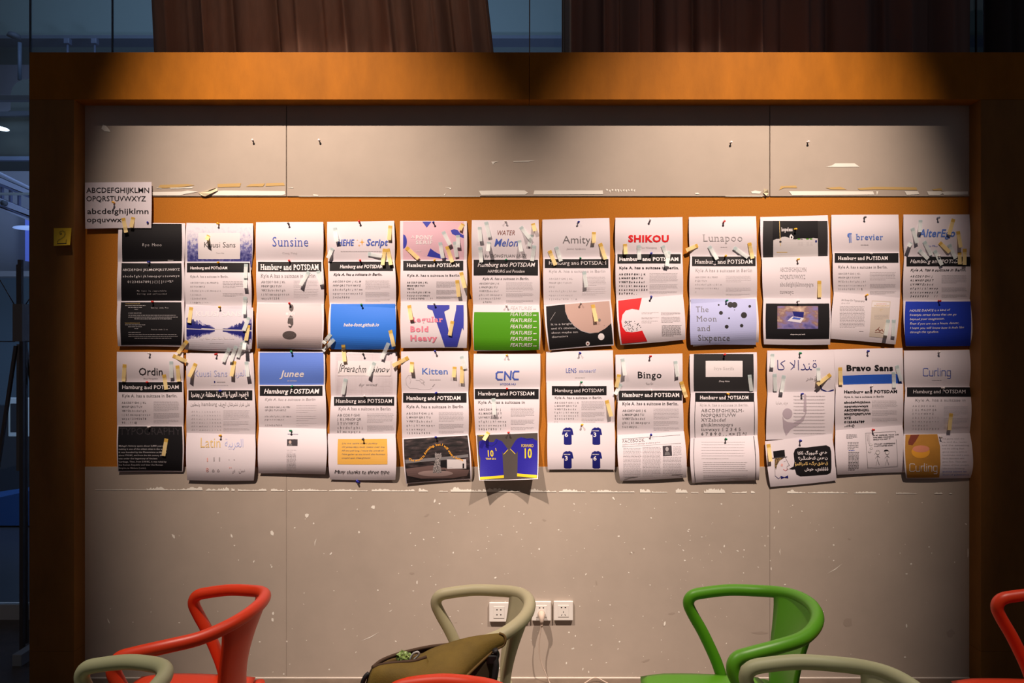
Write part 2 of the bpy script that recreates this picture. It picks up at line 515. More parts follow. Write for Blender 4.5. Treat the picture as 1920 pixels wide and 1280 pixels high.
poly_mesh('scuff_mark', sm, mat('scuff', (0.385, 0.315, 0.262), 0.6), wall, thick=0.0003, y=-0.0004, kind='stuff')

# ------------------------------------------------------------ glyphs
GL = {}
_fc = bpy.data.curves.new('glyph_source', 'FONT')
_fc.resolution_u = 2
_fo = bpy.data.objects.new('glyph_source', _fc)
C.objects.link(_fo)
SER_LV = (0.0, 0.449, 0.682, 0.714, -0.23)


def _raw(s, w):
    _fc.body = s
    _fc.offset = w
    dg = bpy.context.evaluated_depsgraph_get()
    ev = _fo.evaluated_get(dg)
    me = ev.to_mesh()
    n = len(me.vertices)
    co = np.zeros(n * 3, dtype=np.float32)
    if n:
        me.vertices.foreach_get('co', co)
    faces = [tuple(p.vertices) for p in me.polygons]
    ev.to_mesh_clear()
    return co.reshape(n, 3)[:, :2].copy(), faces


_W0 = {}


def glyph(ch, w, serif=False):
    k = (ch, w, serif)
    if k in GL:
        return GL[k]
    if w not in _W0:
        _W0[w] = _raw('ll', w)[0][:, 0].max()
    adv = float(_raw('l' + ch + 'l', w)[0][:, 0].max() - _W0[w])
    co, faces = _raw(ch, w)
    if serif and len(co):
        from collections import Counter
        cnt = Counter()
        for f in faces:
            for i in range(len(f)):
                a, b = f[i], f[(i + 1) % len(f)]
                cnt[(min(a, b), max(a, b))] += 1
        extra = []
        for (a, b), n in cnt.items():
            if n != 1:
                continue
            (xa, ya), (xb, yb) = co[a], co[b]
            if abs(ya - yb) > 0.004 or not (0.02 < abs(xa - xb) < 0.17):
                continue
            lv = min(SER_LV, key=lambda v: abs(v - ya))
            if abs(lv - ya) > 0.012 + abs(w):
                continue
            s = 0.065
            x0, x1 = min(xa, xb) - s, max(xa, xb) + s
            th = 0.035 + max(0, w)
            y0, y1 = (ya, ya + th) if lv <= 0 else (ya - th, ya)
            if lv == 0.449:
                x1 = max(xa, xb)
            extra.append((x0, x1, y0, y1))
        co = list(map(tuple, co))
        for x0, x1, y0, y1 in extra:
            n = len(co)
            co += [(x0, y0), (x1, y0), (x1, y1), (x0, y1)]
            faces.append((n, n + 1, n + 2, n + 3))
        co = np.array(co, dtype=np.float32)
        adv += 0.05
    GL[k] = (co, faces, adv + max(0, w) * 1.2)
    return GL[k]


FORMS = {}
for c in list(range(0xFB50, 0xFE00)) + list(range(0xFE70, 0xFEFD)):
    d = unicodedata.decomposition(chr(c)).split()
    if len(d) == 2 and d[0] in ('<initial>', '<medial>', '<final>', '<isolated>'):
        FORMS.setdefault(chr(int(d[1], 16)), {})[d[0][1:-1]] = chr(c)
    elif len(d) == 3 and d[0] in ('<final>', '<isolated>') and d[1] == '0644':
        FORMS.setdefault('\u0644' + chr(int(d[2], 16)), {})[d[0][1:-1]] = chr(c)


def arabic(s):
    """visual order string of presentation forms"""
    t = []
    i = 0
    while i < len(s):
        if s[i:i + 2] in FORMS and len(s[i:i + 2]) == 2:
            t.append(s[i:i + 2]); i += 2
        else:
            t.append(s[i]); i += 1
    out = []
    joins = lambda g: g in FORMS and ('initial' in FORMS[g] or 'medial' in FORMS[g])
    for i, g in enumerate(t):
        if g not in FORMS:
            out.append(g[-1]); continue
        prev = i > 0 and joins(t[i - 1])
        nxt = joins(g) and i + 1 < len(t) and t[i + 1] in FORMS and ('final' in FORMS[t[i + 1]])
        f = FORMS[g]
        key = 'medial' if prev and nxt else 'initial' if nxt else 'final' if prev else 'isolated'
        out.append(f.get(key) or f.get('isolated') or g[-1])
    return ''.join(out[::-1])


ST = {  # weight, serif, shear, wobble
    'sans': (0.006, 0, 0, 0), 'bold': (0.024, 0, 0, 0), 'black': (0.042, 0, 0, 0), 'thin': (-0.006, 0, 0, 0), 'hair': (-0.014, 0, 0, 0),
    'serif': (0.006, 1, 0, 0), 'serifb': (0.030, 1, 0, 0), 'serift': (-0.006, 1, 0, 0), 'serifk': (0.045, 1, 0, 0),
    'ital': (0.006, 0, 0.28, 0), 'italb': (0.024, 0, 0.25, 0), 'italt': (-0.006, 0, 0.25, 0), 'hand': (-0.002, 0, 0.35, 0.07), 'handb': (0.012, 0, 0.30, 0.05),
}

# ------------------------------------------------------------ printed sheets
BLK = {'A': (150, 330, 3.765), 'B': (470, 400, 4.741), 'C': (740, 400, 4.741), 'D': (1010, 400, 4.741), 'E': (1280, 400, 4.741), 'F': (1550, 390, 4.572),
       'G': (210, 640, 4.571), 'H': (470, 640, 4.571), 'I': (740, 640, 4.571), 'J': (1010, 640, 4.571), 'K': (1280, 640, 4.571), 'L': (1550, 640, 4.572), 'M': (90, 340, 9.143)}


def bpx(b, x, y):
    x0, y0, s = BLK[b]
    return x0 + x / s, y0 + y / s


SHEETS = []
W0, H0 = 125.0, 88.4


class Sheet:
    def __init__(s, blk, tl, tr, bl=None, br=None, row=0, col=0, pos=0, amp=11.0, d0=1.0, tail=None, curl=None):
        s.blk = blk
        s.TL, s.TR = Vector(bpx(blk, *tl)), Vector(bpx(blk, *tr))
        s.BL = Vector(bpx(blk, *bl)) if bl else s.TL + Vector((0, H0))
        s.BR = Vector(bpx(blk, *br)) if br else s.TR + Vector((0, H0))
        s.row, s.col, s.pos = row, col, pos
        s.amp, s.d0, s.tail, s.curl = amp, d0, tail, curl
        s.g = {}          # material key -> [verts uvl, faces]
        s.big = []
        s.order = len(SHEETS)
        SHEETS.append(s)

    def depth(s, u, v):
        if s.curl:
            e = s.curl
            c = (abs(u - 0.5) * 2) ** 1.5
            d = s.d0 + s.amp * math.sin(PI * min(max(v, 0), 1) * 0.7) + e * max(0, v - 0.1) ** 2 * (0.30 + 0.70 * c)
        elif s.tail:
            t = min(max(v / s.tail, 0), 1)
            d = s.d0 + s.amp * math.sin(PI * t) ** 1.1 * (0.9 + 0.2 * math.sin(3 * u + s.order))
        else:
            d = s.d0 + s.amp * math.sin(PI * min(max(v, 0), 1) * 0.80) * (0.92 + 0.16 * math.sin(2.2 * u + s.order * 1.7)) - 0.42 * s.amp * (max(0, v - 0.72) / 0.28) ** 2
        return d / 1000.0

    def px(s, u, v):
        a = s.TL.lerp(s.TR, u)
        b = s.BL.lerp(s.BR, u)
        p = a.lerp(b, v)
        # the free edges wander a little
        k = math.sin(PI * min(max(v, 0), 1)) * (s.amp * 0.09)
        p.x += (u - 0.5) * 2 * k
        p.y += 0.9 * math.sin(PI * u) * (1 if (s.order % 2) else -0.6) * (0.3 + v * 0.7)
        return p

    def S(s, u, v, off=0.0):
        p = s.px(u, v)
        q = P(p.x, p.y, -s.depth(u, v))
        if off:
            e = 0.01
            a = s.px(u, v + e); b = s.px(u + e, v)
            qa = P(a.x, a.y, -s.depth(u, v + e)); qb = P(b.x, b.y, -s.depth(u + e, v))
            n = (qb - q).cross(qa - q).normalized()
            if n.y > 0: n = -n
            q = q + n * off
        return q

    def inv(s, X, Y):
        x, y = bpx(s.blk, X, Y)
        u, v = (x - s.TL.x) / W0, (y - s.TL.y) / H0
        for _ in range(12):
            p = s.px(u, v)
            u += (x - p.x) / W0
            v += (y - p.y) / H0
        return u, v

    def cont(s, x, y):
        u, v = (x - s.TL.x) / W0, (y - s.TL.y) / H0
        for _ in range(8):
            p = s.px(u, v)
            u += (x - p.x) / W0
            v += (y - p.y) / H0
        return -0.01 <= u <= 1.01 and -0.01 <= v <= 1.01, u, v

    # -- prints ------------------------------------------------------------
    def poly(s, pts, col, lay=1):
        s.big.append(([s.inv(x, y) for x, y in pts], col, lay))
        return s

    def R(s, x0, y0, x1, y1, col, lay=1):
        n = 6
        a = s.inv(x0, y0); b = s.inv(x1, y0); c = s.inv(x1, y1); d = s.inv(x0, y1)
        s.big.append(([a, b, c, d], col, lay))
        return s

    def full(s, col, m=2.6, lay=1):
        a, b = m / W0, m / H0
        s.big.append(([(a, b), (1 - a, b), (1 - a, 1 - b), (a, 1 - b)], col, lay))
        return s

    def C(s, cx, cy, rx, ry, col, lay=2, n=28, a0=0.0, a1=2 * PI):
        pts = [(cx + rx * math.cos(a0 + (a1 - a0) * k / n), cy + ry * math.sin(a0 + (a1 - a0) * k / n)) for k in range(n + (a1 - a0 < 6.2))]
        return s.poly(pts, col, lay)

    def L(s, pts, w, col, lay=3):
        """a drawn line, w in block pixels"""
        vs, fs = [], []
        for (x0, y0), (x1, y1) in zip(pts, pts[1:]):
            dx, dy = x1 - x0, y1 - y0
            l = math.hypot(dx, dy) or 1
            dx, dy = dx / l * w / 2, dy / l * w / 2
            n = len(vs)
            vs += [(x0 - dx - dy, y0 - dy + dx), (x1 + dx - dy, y1 + dy + dx), (x1 + dx + dy, y1 + dy - dx), (x0 - dx + dy, y0 - dy - dx)]
            fs.append((n, n + 1, n + 2, n + 3))
        vs = [s.inv(x, y) for x, y in vs]
        s._add(vs, fs, col, lay)
        return s

    def _add(s, vs, fs, col, lay):
        V, F = s.g.setdefault((col, lay), ([], []))
        n = len(V)
        V.extend(vs)
        F.extend([tuple(i + n for i in f) for f in fs])

    def T(s, text, x0, x1, yb, h, col='K', st='sans', lay=4, slope=0.0, mono=False, keep=False):
        """text from x0 to x1 (block pixels), baseline yb, capital height h"""
        w, ser, sh, wob = ST[st]
        r = random.Random(len(text) * 31 + int(x0))
        lay_out = []
        x = 0.0
        cell = 0.0
        if mono:
            cell = 0.62
        for ch in text:
            co, fs, adv = glyph(ch, w, bool(ser))
            if mono:
                gw = (co[:, 0].max() + co[:, 0].min()) / 2 if len(co) else 0
                lay_out.append((co, fs, x + cell / 2 - gw)); x += cell
            else:
                lay_out.append((co, fs, x)); x += adv
        if x <= 0: return s
        u0, v0 = s.inv(x0, yb)
        u1, v1 = s.inv(x1, yb + slope)
        sx = (u1 - u0) / x
        if keep:
            sx = h / 0.682 / s_scale(s) / W0
        sy = h / 0.682 / s_scale(s) / H0
        V, F = [], []
        for co, fs, ox in lay_out:
            if not len(co): continue
            n = len(V)
            dy = r.uniform(-wob, wob); kx = 1 + r.uniform(-wob, wob) * 2
            for gx, gy in co:
                X = ox + gx * kx + sh * gy
                V.append((u0 + X * sx, v0 + (v1 - v0) * (X / x) - (gy + dy) * sy))
            F.extend([tuple(i + n for i in f) for f in fs])
        s._add(V, F, col, lay)
        return s

    def grid(s, lines, x0, xr, yb, dy, h, col='G', st='sans', pitch=None):
        """letters set in even cells, one row per string"""
        m = pitch or max(len(l) for l in lines)
        cell = (xr - x0) / m
        w, ser, sh, wob = ST[st]
        for j, l in enumerate(lines):
            V, F = [], []
            for i, ch in enumerate(l):
                if ch == ' ': continue
                co, fs, adv = glyph(ch, w, bool(ser))
                if not len(co): continue
                u0, v0 = s.inv(x0 + i * cell, yb + j * dy)
                k = h / 0.682 / s_scale(s)
                n = len(V)
                for gx, gy in co:
                    V.append((u0 + (gx + sh * gy) * k / W0, v0 - gy * k / H0))
                F.extend([tuple(a + n for a in f) for f in fs])
            s._add(V, F, col, 4)
        return s

    def par(s, x0, x1, y0, y1, n, col='LG', th=1.8, last=0.6, gap=True, lay=3):
        """small running text: n lines of word-length strokes"""
        r = random.Random(int(x0 * 7 + y0))
        V, F = [], []
        for j in range(n):
            y = y0 + (y1 - y0) * (j / max(1, n - 1))
            xe = x1 - r.uniform(0, 0.06) * (x1 - x0)
            if j == n - 1 and n > 1: xe = x0 + (x1 - x0) * last
            x = x0
            while x < xe:
                wl = r.uniform(7, 26)
                e = min(x + wl, xe)
                q = len(V)
                V += [s.inv(x, y - th / 2), s.inv(e, y - th / 2), s.inv(e, y + th / 2), s.inv(x, y + th / 2)]
                F.append((q, q + 1, q + 2, q + 3))
                x = e + (3.0 if gap else 0)
        s._add(V, F, col, lay)
        return s

    def onpath(s, text, pts, h, col, st='bold', lay=5):
        w, ser, sh, wob = ST[st]
        pp = catmull([(x, y, 0) for x, y in pts], 12)
        d = [0]
        for a, b in zip(pp, pp[1:]): d.append(d[-1] + (b - a).length)
        adv = [glyph(c, w)[2] for c in text]
        tot = sum(adv)
        V, F = [], []
        x = 0
        for ch, ad in zip(text, adv):
            co, fs, _ = glyph(ch, w)
            t = (x + ad / 2) / tot * d[-1]
            i = max(0, min(len(pp) - 2, next((k for k, q in enumerate(d) if q > t), len(d)) - 1))
            p = pp[i].lerp(pp[i + 1], (t - d[i]) / max(1e-6, d[i + 1] - d[i]))
            tg = (pp[i + 1] - pp[i]).normalized()
            k = h / 0.682
            kx = min(k, d[-1] / tot)
            n = len(V)
            for gx, gy in co:
                X, Y = (gx - ad / 2) * kx, -gy * k
                V.append(s.inv(p.x + X * tg.x - Y * tg.y, p.y + X * tg.y + Y * tg.x))
            F.extend([tuple(a + n for a in f) for f in fs])
            x += ad
        s._add(V, F, col, lay)
        return s

    # -- build -------------------------------------------------------------
    def build(s, name, label, cat, group):
        nx, ny = (20 if s.curl else 8), 22
        kl = 2.2 if s.curl else 1.0
        vs = [s.S(i / nx, j / ny) for j in range(ny + 1) for i in range(nx + 1)]
        fs = [(j * (nx + 1) + i, (j + 1) * (nx + 1) + i, (j + 1) * (nx + 1) + i + 1, j * (nx + 1) + i + 1) for j in range(ny) for i in range(nx)]
        o = mesh_obj(name, vs, fs, paperm, smooth=True)
        o.data.transform(Matrix.Translation(-vs[nx // 2]))
        o.location = vs[nx // 2]
        tag(o, label, cat, group)
        org = vs[nx // 2]
        keys = {}
        V, F, UV, MI = [], [], [], []

        def put(pts, faces, col, lay):
            mi = keys.setdefault(col, len(keys))
            n = len(V)
            for (u, v) in pts:
                V.append(s.S(u, v, (0.00025 + lay * 0.00016) * kl) - org)
                UV.append((u, 1 - v))
            for f in faces:
                F.append(tuple(i + n for i in f)); MI.append(mi)
        for pts, col, lay in s.big:
            bm = bmesh.new()
            vv = [bm.verts.new((u, v, 0)) for u, v in pts]
            for t3 in tessellate_polygon([[Vector((u * 1.41, v, 0)) for u, v in pts]]):
                try:
                    bm.faces.new([vv[i] for i in t3])
                except ValueError:
                    pass
            lo = min(p[1] for p in pts); hi = max(p[1] for p in pts)
            for j in range(1, ny):
                t = j / ny
                if lo < t < hi:
                    bmesh.ops.bisect_plane(bm, geom=bm.verts[:] + bm.edges[:] + bm.faces[:], plane_co=(0, t, 0), plane_no=(0, 1, 0))
            lo = min(p[0] for p in pts); hi = max(p[0] for p in pts)
            for j in range(1, nx):
                t = j / nx
                if lo < t < hi:
                    bmesh.ops.bisect_plane(bm, geom=bm.verts[:] + bm.edges[:] + bm.faces[:], plane_co=(t, 0, 0), plane_no=(1, 0, 0))
            bm.verts.index_update()
            put([(w.co.x, w.co.y) for w in bm.verts], [tuple(w.index for w in f.verts) for f in bm.faces], col, lay)
            bm.free()
        for (col, lay), (vv, ff) in s.g.items():
            va = np.array([p[1] for p in vv])
            lo, hi = va.min(), va.max()
            if max(va[list(f)].max() - va[list(f)].min() for f in ff) > 0.035:
                bm = bmesh.new()
                bv = [bm.verts.new((u, v, 0)) for u, v in vv]
                for f in ff:
                    try:
                        bm.faces.new([bv[i] for i in f])
                    except ValueError:
                        pass
                for j in range(1, ny):
                    if lo < j / ny < hi:
                        bmesh.ops.bisect_plane(bm, geom=bm.verts[:] + bm.edges[:] + bm.faces[:], plane_co=(0, j / ny, 0), plane_no=(0, 1, 0))
                bm.verts.index_update()
                vv = [(w.co.x, w.co.y) for w in bm.verts]
                ff = [tuple(w.index for w in f.verts) for f in bm.faces]
                bm.free()
            put(vv, ff, col, lay)
        if F:
            pr = mesh_obj('print', V, F, [ink(k) for k in keys], o, midx=MI, smooth=False)
            uvl = pr.data.uv_layers.new(name='UVMap')
            li = np.zeros(len(pr.data.loops), dtype=np.int32)
            pr.data.loops.foreach_get('vertex_index', li)
            uvl.data.foreach_set('uv', np.array(UV, dtype=np.float32)[li].ravel())
        s.obj = o
        return o


def s_scale(s): return BLK[s.blk][2]


AL = 'ABCDEFGHIJKLMNOPQRSTUVWXYZ'
al = AL.lower()
HP = 'Hamburg and POTSDAM'
KY = 'Kyle A. has a suitcase in Berlin.'
ALL = AL + al + '1234567890'


def rows(s, n, src=ALL):
    return [src[i:i + n] for i in range(0, len(src), n)]


def specimen(s, bar, ham, kyle, al_, par, kst='serif', barc='K'):
    """bar rect; ham = (x0,x1,yb,h,style[,text]); kyle = (x0,x1,yb,h,style,col[,text]); al_ = (lines,x0,xr,yb,dy,h,style,col); par = (x0,x1,[(y0,y1,n)])"""
    s.R(*bar, barc)
    s.T(ham[5] if len(ham) > 5 else HP, ham[0], ham[1], ham[2], ham[3], 'W', ham[4])
    s.T(kyle[6] if len(kyle) > 6 else KY, kyle[0], kyle[1], kyle[2], kyle[3], kyle[5], kyle[4])
    s.grid(al_[0], al_[1], al_[2], al_[3], al_[4], al_[5], al_[7], al_[6])
    for y0, y1, n in par[2]:
        s.par(par[0], par[1], y0, y1, n, par[3] if len(par) > 3 else 'LG')
    return s


LAB = []     # (sheet, look)


def trio(row, col, blk, a, b, c, pins, amps=(12, 14, 20), curl=None):
    """three overlapping A4 sheets; a, b = (tl, tr), c = (tl, tr, bl, br)"""
    sc = BLK[blk][2]
    ta = min(b[0][1] - a[0][1], b[1][1] - a[1][1]) / sc / H0 - 0.02
    tb = min(c[0][1] - b[0][1], c[1][1] - b[1][1]) / sc / H0 - 0.02
    s1 = Sheet(blk, a[0], a[1], row=row, col=col, pos=0, amp=amps[0], d0=1.0, tail=ta)
    s2 = Sheet(blk, b[0], b[1], row=row, col=col, pos=1, amp=amps[1], d0=3.0, tail=tb)
    s3 = Sheet(blk, *c, row=row, col=col, pos=2, amp=amps[2], d0=5.0, curl=curl)
    for s, p in zip((s1, s2, s3), pins):
        s.pin = p
    # lower edges of the hidden tails lean with the next sheet
    for s, n in ((s1, s2), (s2, s3)):
        k = (n.TL.x - s.TL.x); s.BL.x = s.TL.x + max(-3, min(3, k * 1.1)); s.BR.x = s.TR.x + max(-3, min(3, (n.TR.x - s.TR.x) * 1.1))
    return s1, s2, s3


# --- upper row ---------------------------------------------------------------------------
s1, s2, s3 = trio(0, 1, 'A', ((274, 330), (743, 332)), ((268, 606), (733, 600)), ((264, 882), (736, 880), (268, 1200), (722, 1205)),
                  (('blue', 493, 336), ('blue', 495, 606), ('red', 517, 888)))
s1.R(299, 338, 718, 606, 'K').T('Rye Mono', 440, 578, 495, 20, 'W2', 'thin', mono=True).T('Rimon', 620, 660, 598, 8, 'LG', 'sans')
s2.R(294, 614, 716, 905, 'K').T(AL, 302, 705, 670, 16, 'W2', 'sans', mono=True, slope=-3).T(al, 300, 705, 714, 15, 'W2', 'sans', mono=True, slope=-3)
s2.T('0123456789(){}[]!?^%*', 335, 662, 754, 15, 'W2', 'sans', mono=True, slope=-3)
s2.T('My font is regretably', 403, 612, 814, 9, 'W2', 'thin', mono=True).T('boring and unfinished', 403, 614, 835, 9, 'W2', 'thin', mono=True)
s3.R(290, 890, 715, 1192, 'K').T('Source code Pro', 500, 625, 934, 9, 'W2', 'thin', mono=True).T('Source code Lite', 503, 620, 1086, 9, 'W2', 'thin', mono=True)
for y0 in (901, 1037):
    s3.par(318, 424, y0, y0, 2, 'tan', 2, last=1).par(318, 465, y0 + 13, y0 + 13, 1, 'W2', 2, last=1).par(340, 440, y0 + 26, y0 + 26, 1, 'W2', 2).par(385, 412, y0 + 39, y0 + 39, 1, 'W2', 2)
    yy = y0 + 66
    s3.par(342, 435, yy, yy, 1, 'W2', 2).par(342, 690, yy + 15, yy + 28, 2, 'W2', 2, last=1).par(385, 648, yy + 41, yy + 41, 1, 'W2', 2.4)
LAB += [(s1, 'black sheet with small monospaced title and white margin'), (s2, 'black sheet with white monospaced alphabet'), (s3, 'black sheet of white code lines')]

s1, s2, s3 = trio(0, 2, 'A', ((752, 330), (1222, 333)), ((743, 604), (1200, 604)), ((745, 905), (1222, 928), (742, 1225), (1200, 1240)),
                  (('yellow', 983, 338), ('yellow', 980, 610), ('yellow', 990, 922)))
s1.R(760, 345, 1212, 645, 'forest').R(835, 400, 1130, 584, 'W', 2).T('Kuusi Sans', 872, 1100, 503, 38, 'K2', 'thin').T('Yassin Baz', 960, 1018, 547, 8, 'LG', 'thin')
specimen(s2, (755, 612, 1198, 680), (778, 1042, 658, 19, 'bold'), (778, 1048, 716, 16, 'thin', 'G'),
         (['ABCDEFGHIJKLMNOPQ', 'RSTUVWXYZ', 'abcdefghijklmnopqrs', 'tuvwxyz', '1234567890', '!?&@#%()*+=-;:'], 780, 1000, 757, 28, 10, 'thin', 'G'), (1008, 1160, [(744, 786, 5), (828, 845, 3)]))
s3.R(752, 915, 1212, 1220, 'lightp')
rl_ = random.Random(11)
for x0_, x1_, hf in ((752, 952, lambda t: 62 * (1 - t) ** 0.7 + 6), (1008, 1212, lambda t: 6 + 78 * t ** 1.3)):
    xs = [x0_ + (x1_ - x0_) * i / 36 for i in range(37)]
    hh = [hf(i / 36) * rl_.uniform(0.75, 1.12) for i in range(37)]
    yb = [1074 + (x - 752) * 0.035 for x in xs]
    s3.poly([(x, y - h * 1.15) for x, y, h in zip(xs, yb, hh)] + [(x1_, yb[-1]), (x0_, yb[0])], 'lake', 2)
    s3.poly([(x, y - h * 0.72) for x, y, h in zip(xs, yb, hh)] + [(x1_, yb[-1]), (x0_, yb[0])], 'navy', 3)
    s3.poly([(x0_, yb[0] + 6), (x1_, yb[-1] + 6)] + [(x, y + 8 + h * 1.1) for x, y, h in zip(xs[::-1], yb[::-1], hh[::-1])], 'lake', 2)
    s3.poly([(x0_, yb[0] + 6), (x1_, yb[-1] + 6)] + [(x, y + 8 + h * 0.75) for x, y, h in zip(xs[::-1], yb[::-1], hh[::-1])], 'navy', 3)
s3.L([(752, 1072), (860, 1076), (1000, 1082), (1212, 1090)], 5, 'W2')
s3.T('KUUSI SANS', 815, 1140, 990, 38, 'W', 'sans').T('hyv\u00e4\u00e4 p\u00e4iv\u00e4njatkoa', 842, 1090, 1152, 22, 'W', 'sans').par(915, 1020, 1180, 1180, 1, 'W2', 1.6)
LAB += [(s1, 'violet forest picture sheet with a white title card'), (s2, 'white type specimen sheet with condensed sans lettering'), (s3, 'lilac sheet picturing a dark lake shore')]

s1, s2, s3 = trio(0, 3, 'B', ((48, 78), (645, 76)), ((52, 420), (640, 418)), ((58, 790), (650, 805), (55, 1200), (632, 1212)),
                  (('dark', 338, 92), ('red', 348, 428), ('red', 347, 803)))
s1.T('Sunsine', 190, 520, 293, 84, 'B', 'serift').T('Cong Yang', 280, 413, 357, 15, 'LL', 'serift')
specimen(s2, (65, 430, 628, 516), (88, 610, 500, 46, 'serifb'), (90, 578, 568, 30, 'serift', 'G', 'Kyle A has a suitcase in Berlin'),
         (['ABCDEFGHIJKL', 'MNOPQRSTUV', 'WXYZabcdefgh', 'ijklmnopqrstuv', 'wxyz01234'], 95, 350, 617, 36, 17, 'serift', 'G'), (382, 605, [(600, 652, 5), (672, 745, 6)], 'LL'))
s3.R(66, 800, 628, 1196, 'stone_grey').C(345, 1082, 62, 38, 'pebble').poly([(332, 935), (352, 905), (378, 920), (380, 985), (358, 1022), (338, 1010), (328, 970)], 'pebble').C(362, 840, 20, 32, 'pebble')
s3.T('MOOI', 312, 392, 905, 26, 'W', 'bold').T('ROCKS', 320, 388, 932, 13, 'W', 'thin').par(75, 605, 1158, 1170, 2, 'W2', 1.5, last=1)
LAB += [(s1, 'white title sheet with blue slab lettering'), (s2, 'white specimen sheet with bold slab heading'), (s3, 'grey picture sheet of stacked dark pebbles')]

s1, s2, s3 = trio(0, 4, 'B', ((680, 75), (1275, 65)), ((690, 425), (1278, 415)), ((705, 795), (1293, 822), (690, 1190), (1270, 1215)),
                  (('red', 968, 80), ('red', 975, 425), ('green', 985, 815)))
s1.T('HEHE', 770, 915, 285, 52, 'B', 'italb').T('Script', 1025, 1215, 285, 56, 'B', 'italb').par(800, 1165, 338, 336, 1, 'LG', 4)
for cx, cy, r_ in ((990, 255, 32), (965, 285, 14), (948, 238, 10)):
    s1.poly([(cx - r_ * .8, cy), (cx - r_ * .15, cy - r_ * .15), (cx, cy - r_), (cx + r_ * .15, cy - r_ * .15), (cx + r_ * .8, cy), (cx + r_ * .15, cy + r_ * .15), (cx, cy + r_), (cx - r_ * .15, cy + r_ * .15)], 'orange')
specimen(s2, (702, 430, 1265, 512), (792, 1175, 487, 30, 'italb'), (735, 1170, 553, 22, 'handb', 'K'),
         (['ABCDEFGHIJKLM', 'NOPQRSTUVWXYZ', 'abcdefghijklmn', 'opqrstuvwxyz12', '34567890'], 730, 1000, 612, 35, 15, 'ital', 'G'), (1020, 1240, [(595, 668, 9), (700, 738, 6), (760, 780, 3)], 'LL'))
s3.R(716, 803, 1285, 1205, 'sky').T('hehe-font.github.io', 825, 1140, 1003, 30, 'W', 'italb')
LAB += [(s1, 'white title sheet with blue slanted lettering and orange sparkle'), (s2, 'white specimen sheet with brush script heading'), (s3, 'bright blue sheet with white script line')]

s1, s2, s3 = trio(0, 5, 'C', ((48, 66), (642, 68)), ((55, 412), (640, 412)), ((55, 782), (640, 785), (58, 1195), (640, 1195)),
                  (('blue', 342, 80), ('yellow', 352, 424), ('white', 350, 800)), amps=(8, 12, 15))
s1.R(76, 72, 614, 450, 'lpink').poly([(245, 73), (328, 73), (285, 127)], 'royal', 2).C(76, 250, 33, 63, 'royal', 2, a0=-PI / 2, a1=PI / 2)
s1.poly([(318, 310), (350, 335), (385, 355), (420, 372), (450, 395), (480, 406), (420, 404), (288, 380)], 'royal', 2)
s1.poly([(498, 150), (530, 140), (560, 148), (580, 175), (614, 195), (614, 220), (590, 212), (575, 205), (545, 198), (510, 182)], 'royal', 2)
s1.T('A', 148, 178, 220, 24, 'W', 'serif').T('PONY', 188, 342, 232, 36, 'W', 'serifb').T('SERIF', 188, 342, 272, 30, 'W', 'serifb').T('NASH', 188, 238, 341, 12, 'W', 'sans')
specimen(s2, (76, 420, 610, 508), (108, 580, 475, 30, 'serifb'), (110, 578, 560, 20, 'serif', 'K', 'Kyle A. has a suitcase in Berlin'),
         (['ABCDEFGHIJKL', 'MNOPQRSTUV', 'WXYZ', 'abcdefghijklm', 'nopqrstuvwxyz', '1234567890 ..?!'], 110, 348, 620, 28.5, 14, 'serif', 'K'), (370, 580, [(606, 655, 8), (682, 715, 6), (738, 755, 4)]))
s3.poly([(290, 815), (487, 815), (487, 848), (440, 872), (490, 1090), (545, 860), (548, 815), (612, 815), (612, 1040), (600, 1015), (555, 1185), (445, 1185), (335, 860), (300, 850), (290, 838)], 'royal', 2)
s3.T('Regular', 138, 433, 965, 46, 'pink', 'serifb').T('Bold', 138, 308, 1050, 46, 'pink', 'serifk').T('Heavy', 138, 380, 1130, 46, 'pink', 'serifk')
LAB += [(s1, 'pink title sheet with royal blue cut shapes'), (s2, 'white specimen sheet with bold serif heading'), (s3, 'white sheet with pink words over a huge blue V')]

s1, s2, s3 = trio(0, 6, 'C', ((686, 60), (1280, 55)), ((690, 412), (1282, 405)), ((698, 810), (1287, 812), (705, 1222), (1290, 1212)),
                  (('white', 990, 75), ('green', 990, 412), ('white', 995, 822)))
s1.T('WATER', 905, 1068, 193, 42, 'maroon', 'italt').T('Melon', 880, 1095, 292, 66, 'B', 'ital').T('by DONGYUAN LIUZI', 800, 1168, 388, 26, 'G', 'italt')
s2.R(702, 412, 1274, 552, 'K').T(HP, 735, 1245, 474, 36, 'W', 'ital').T('HAMBURG and Potsdam', 825, 1155, 527, 26, 'W', 'italt').T(KY, 780, 1195, 590, 22, 'K', 'italt')
s2.grid(['ABCDEFGHIJK', 'LMNOPQRSTU', 'VWXYZabcdef', 'ghijklmnopqrs', 'tuvwxyz12345', '  67890'], 750, 945, 630, 33, 15, 'G', 'italt', pitch=12)
for y0, y1, n in ((615, 690, 7), (712, 738, 4), (772, 790, 3)): s2.par(990, 1235, y0, y1, n)
s3.R(707, 876, 1280, 1213, 'green')
for i in range(7):
    s3.T('FEATURES', 1025, 1218, 857 + 54.5 * i, 32, 'LL' if i == 0 else 'W', 'italt' if i < 2 else 'ital').par(1232, 1262, 850 + 54.5 * i, 850 + 54.5 * i, 1, 'LL' if i == 0 else 'W', 8)
LAB += [(s1, 'white title sheet with brown and blue slanted words'), (s2, 'white specimen sheet with two line slanted heading'), (s3, 'green sheet with a column of repeated white words')]

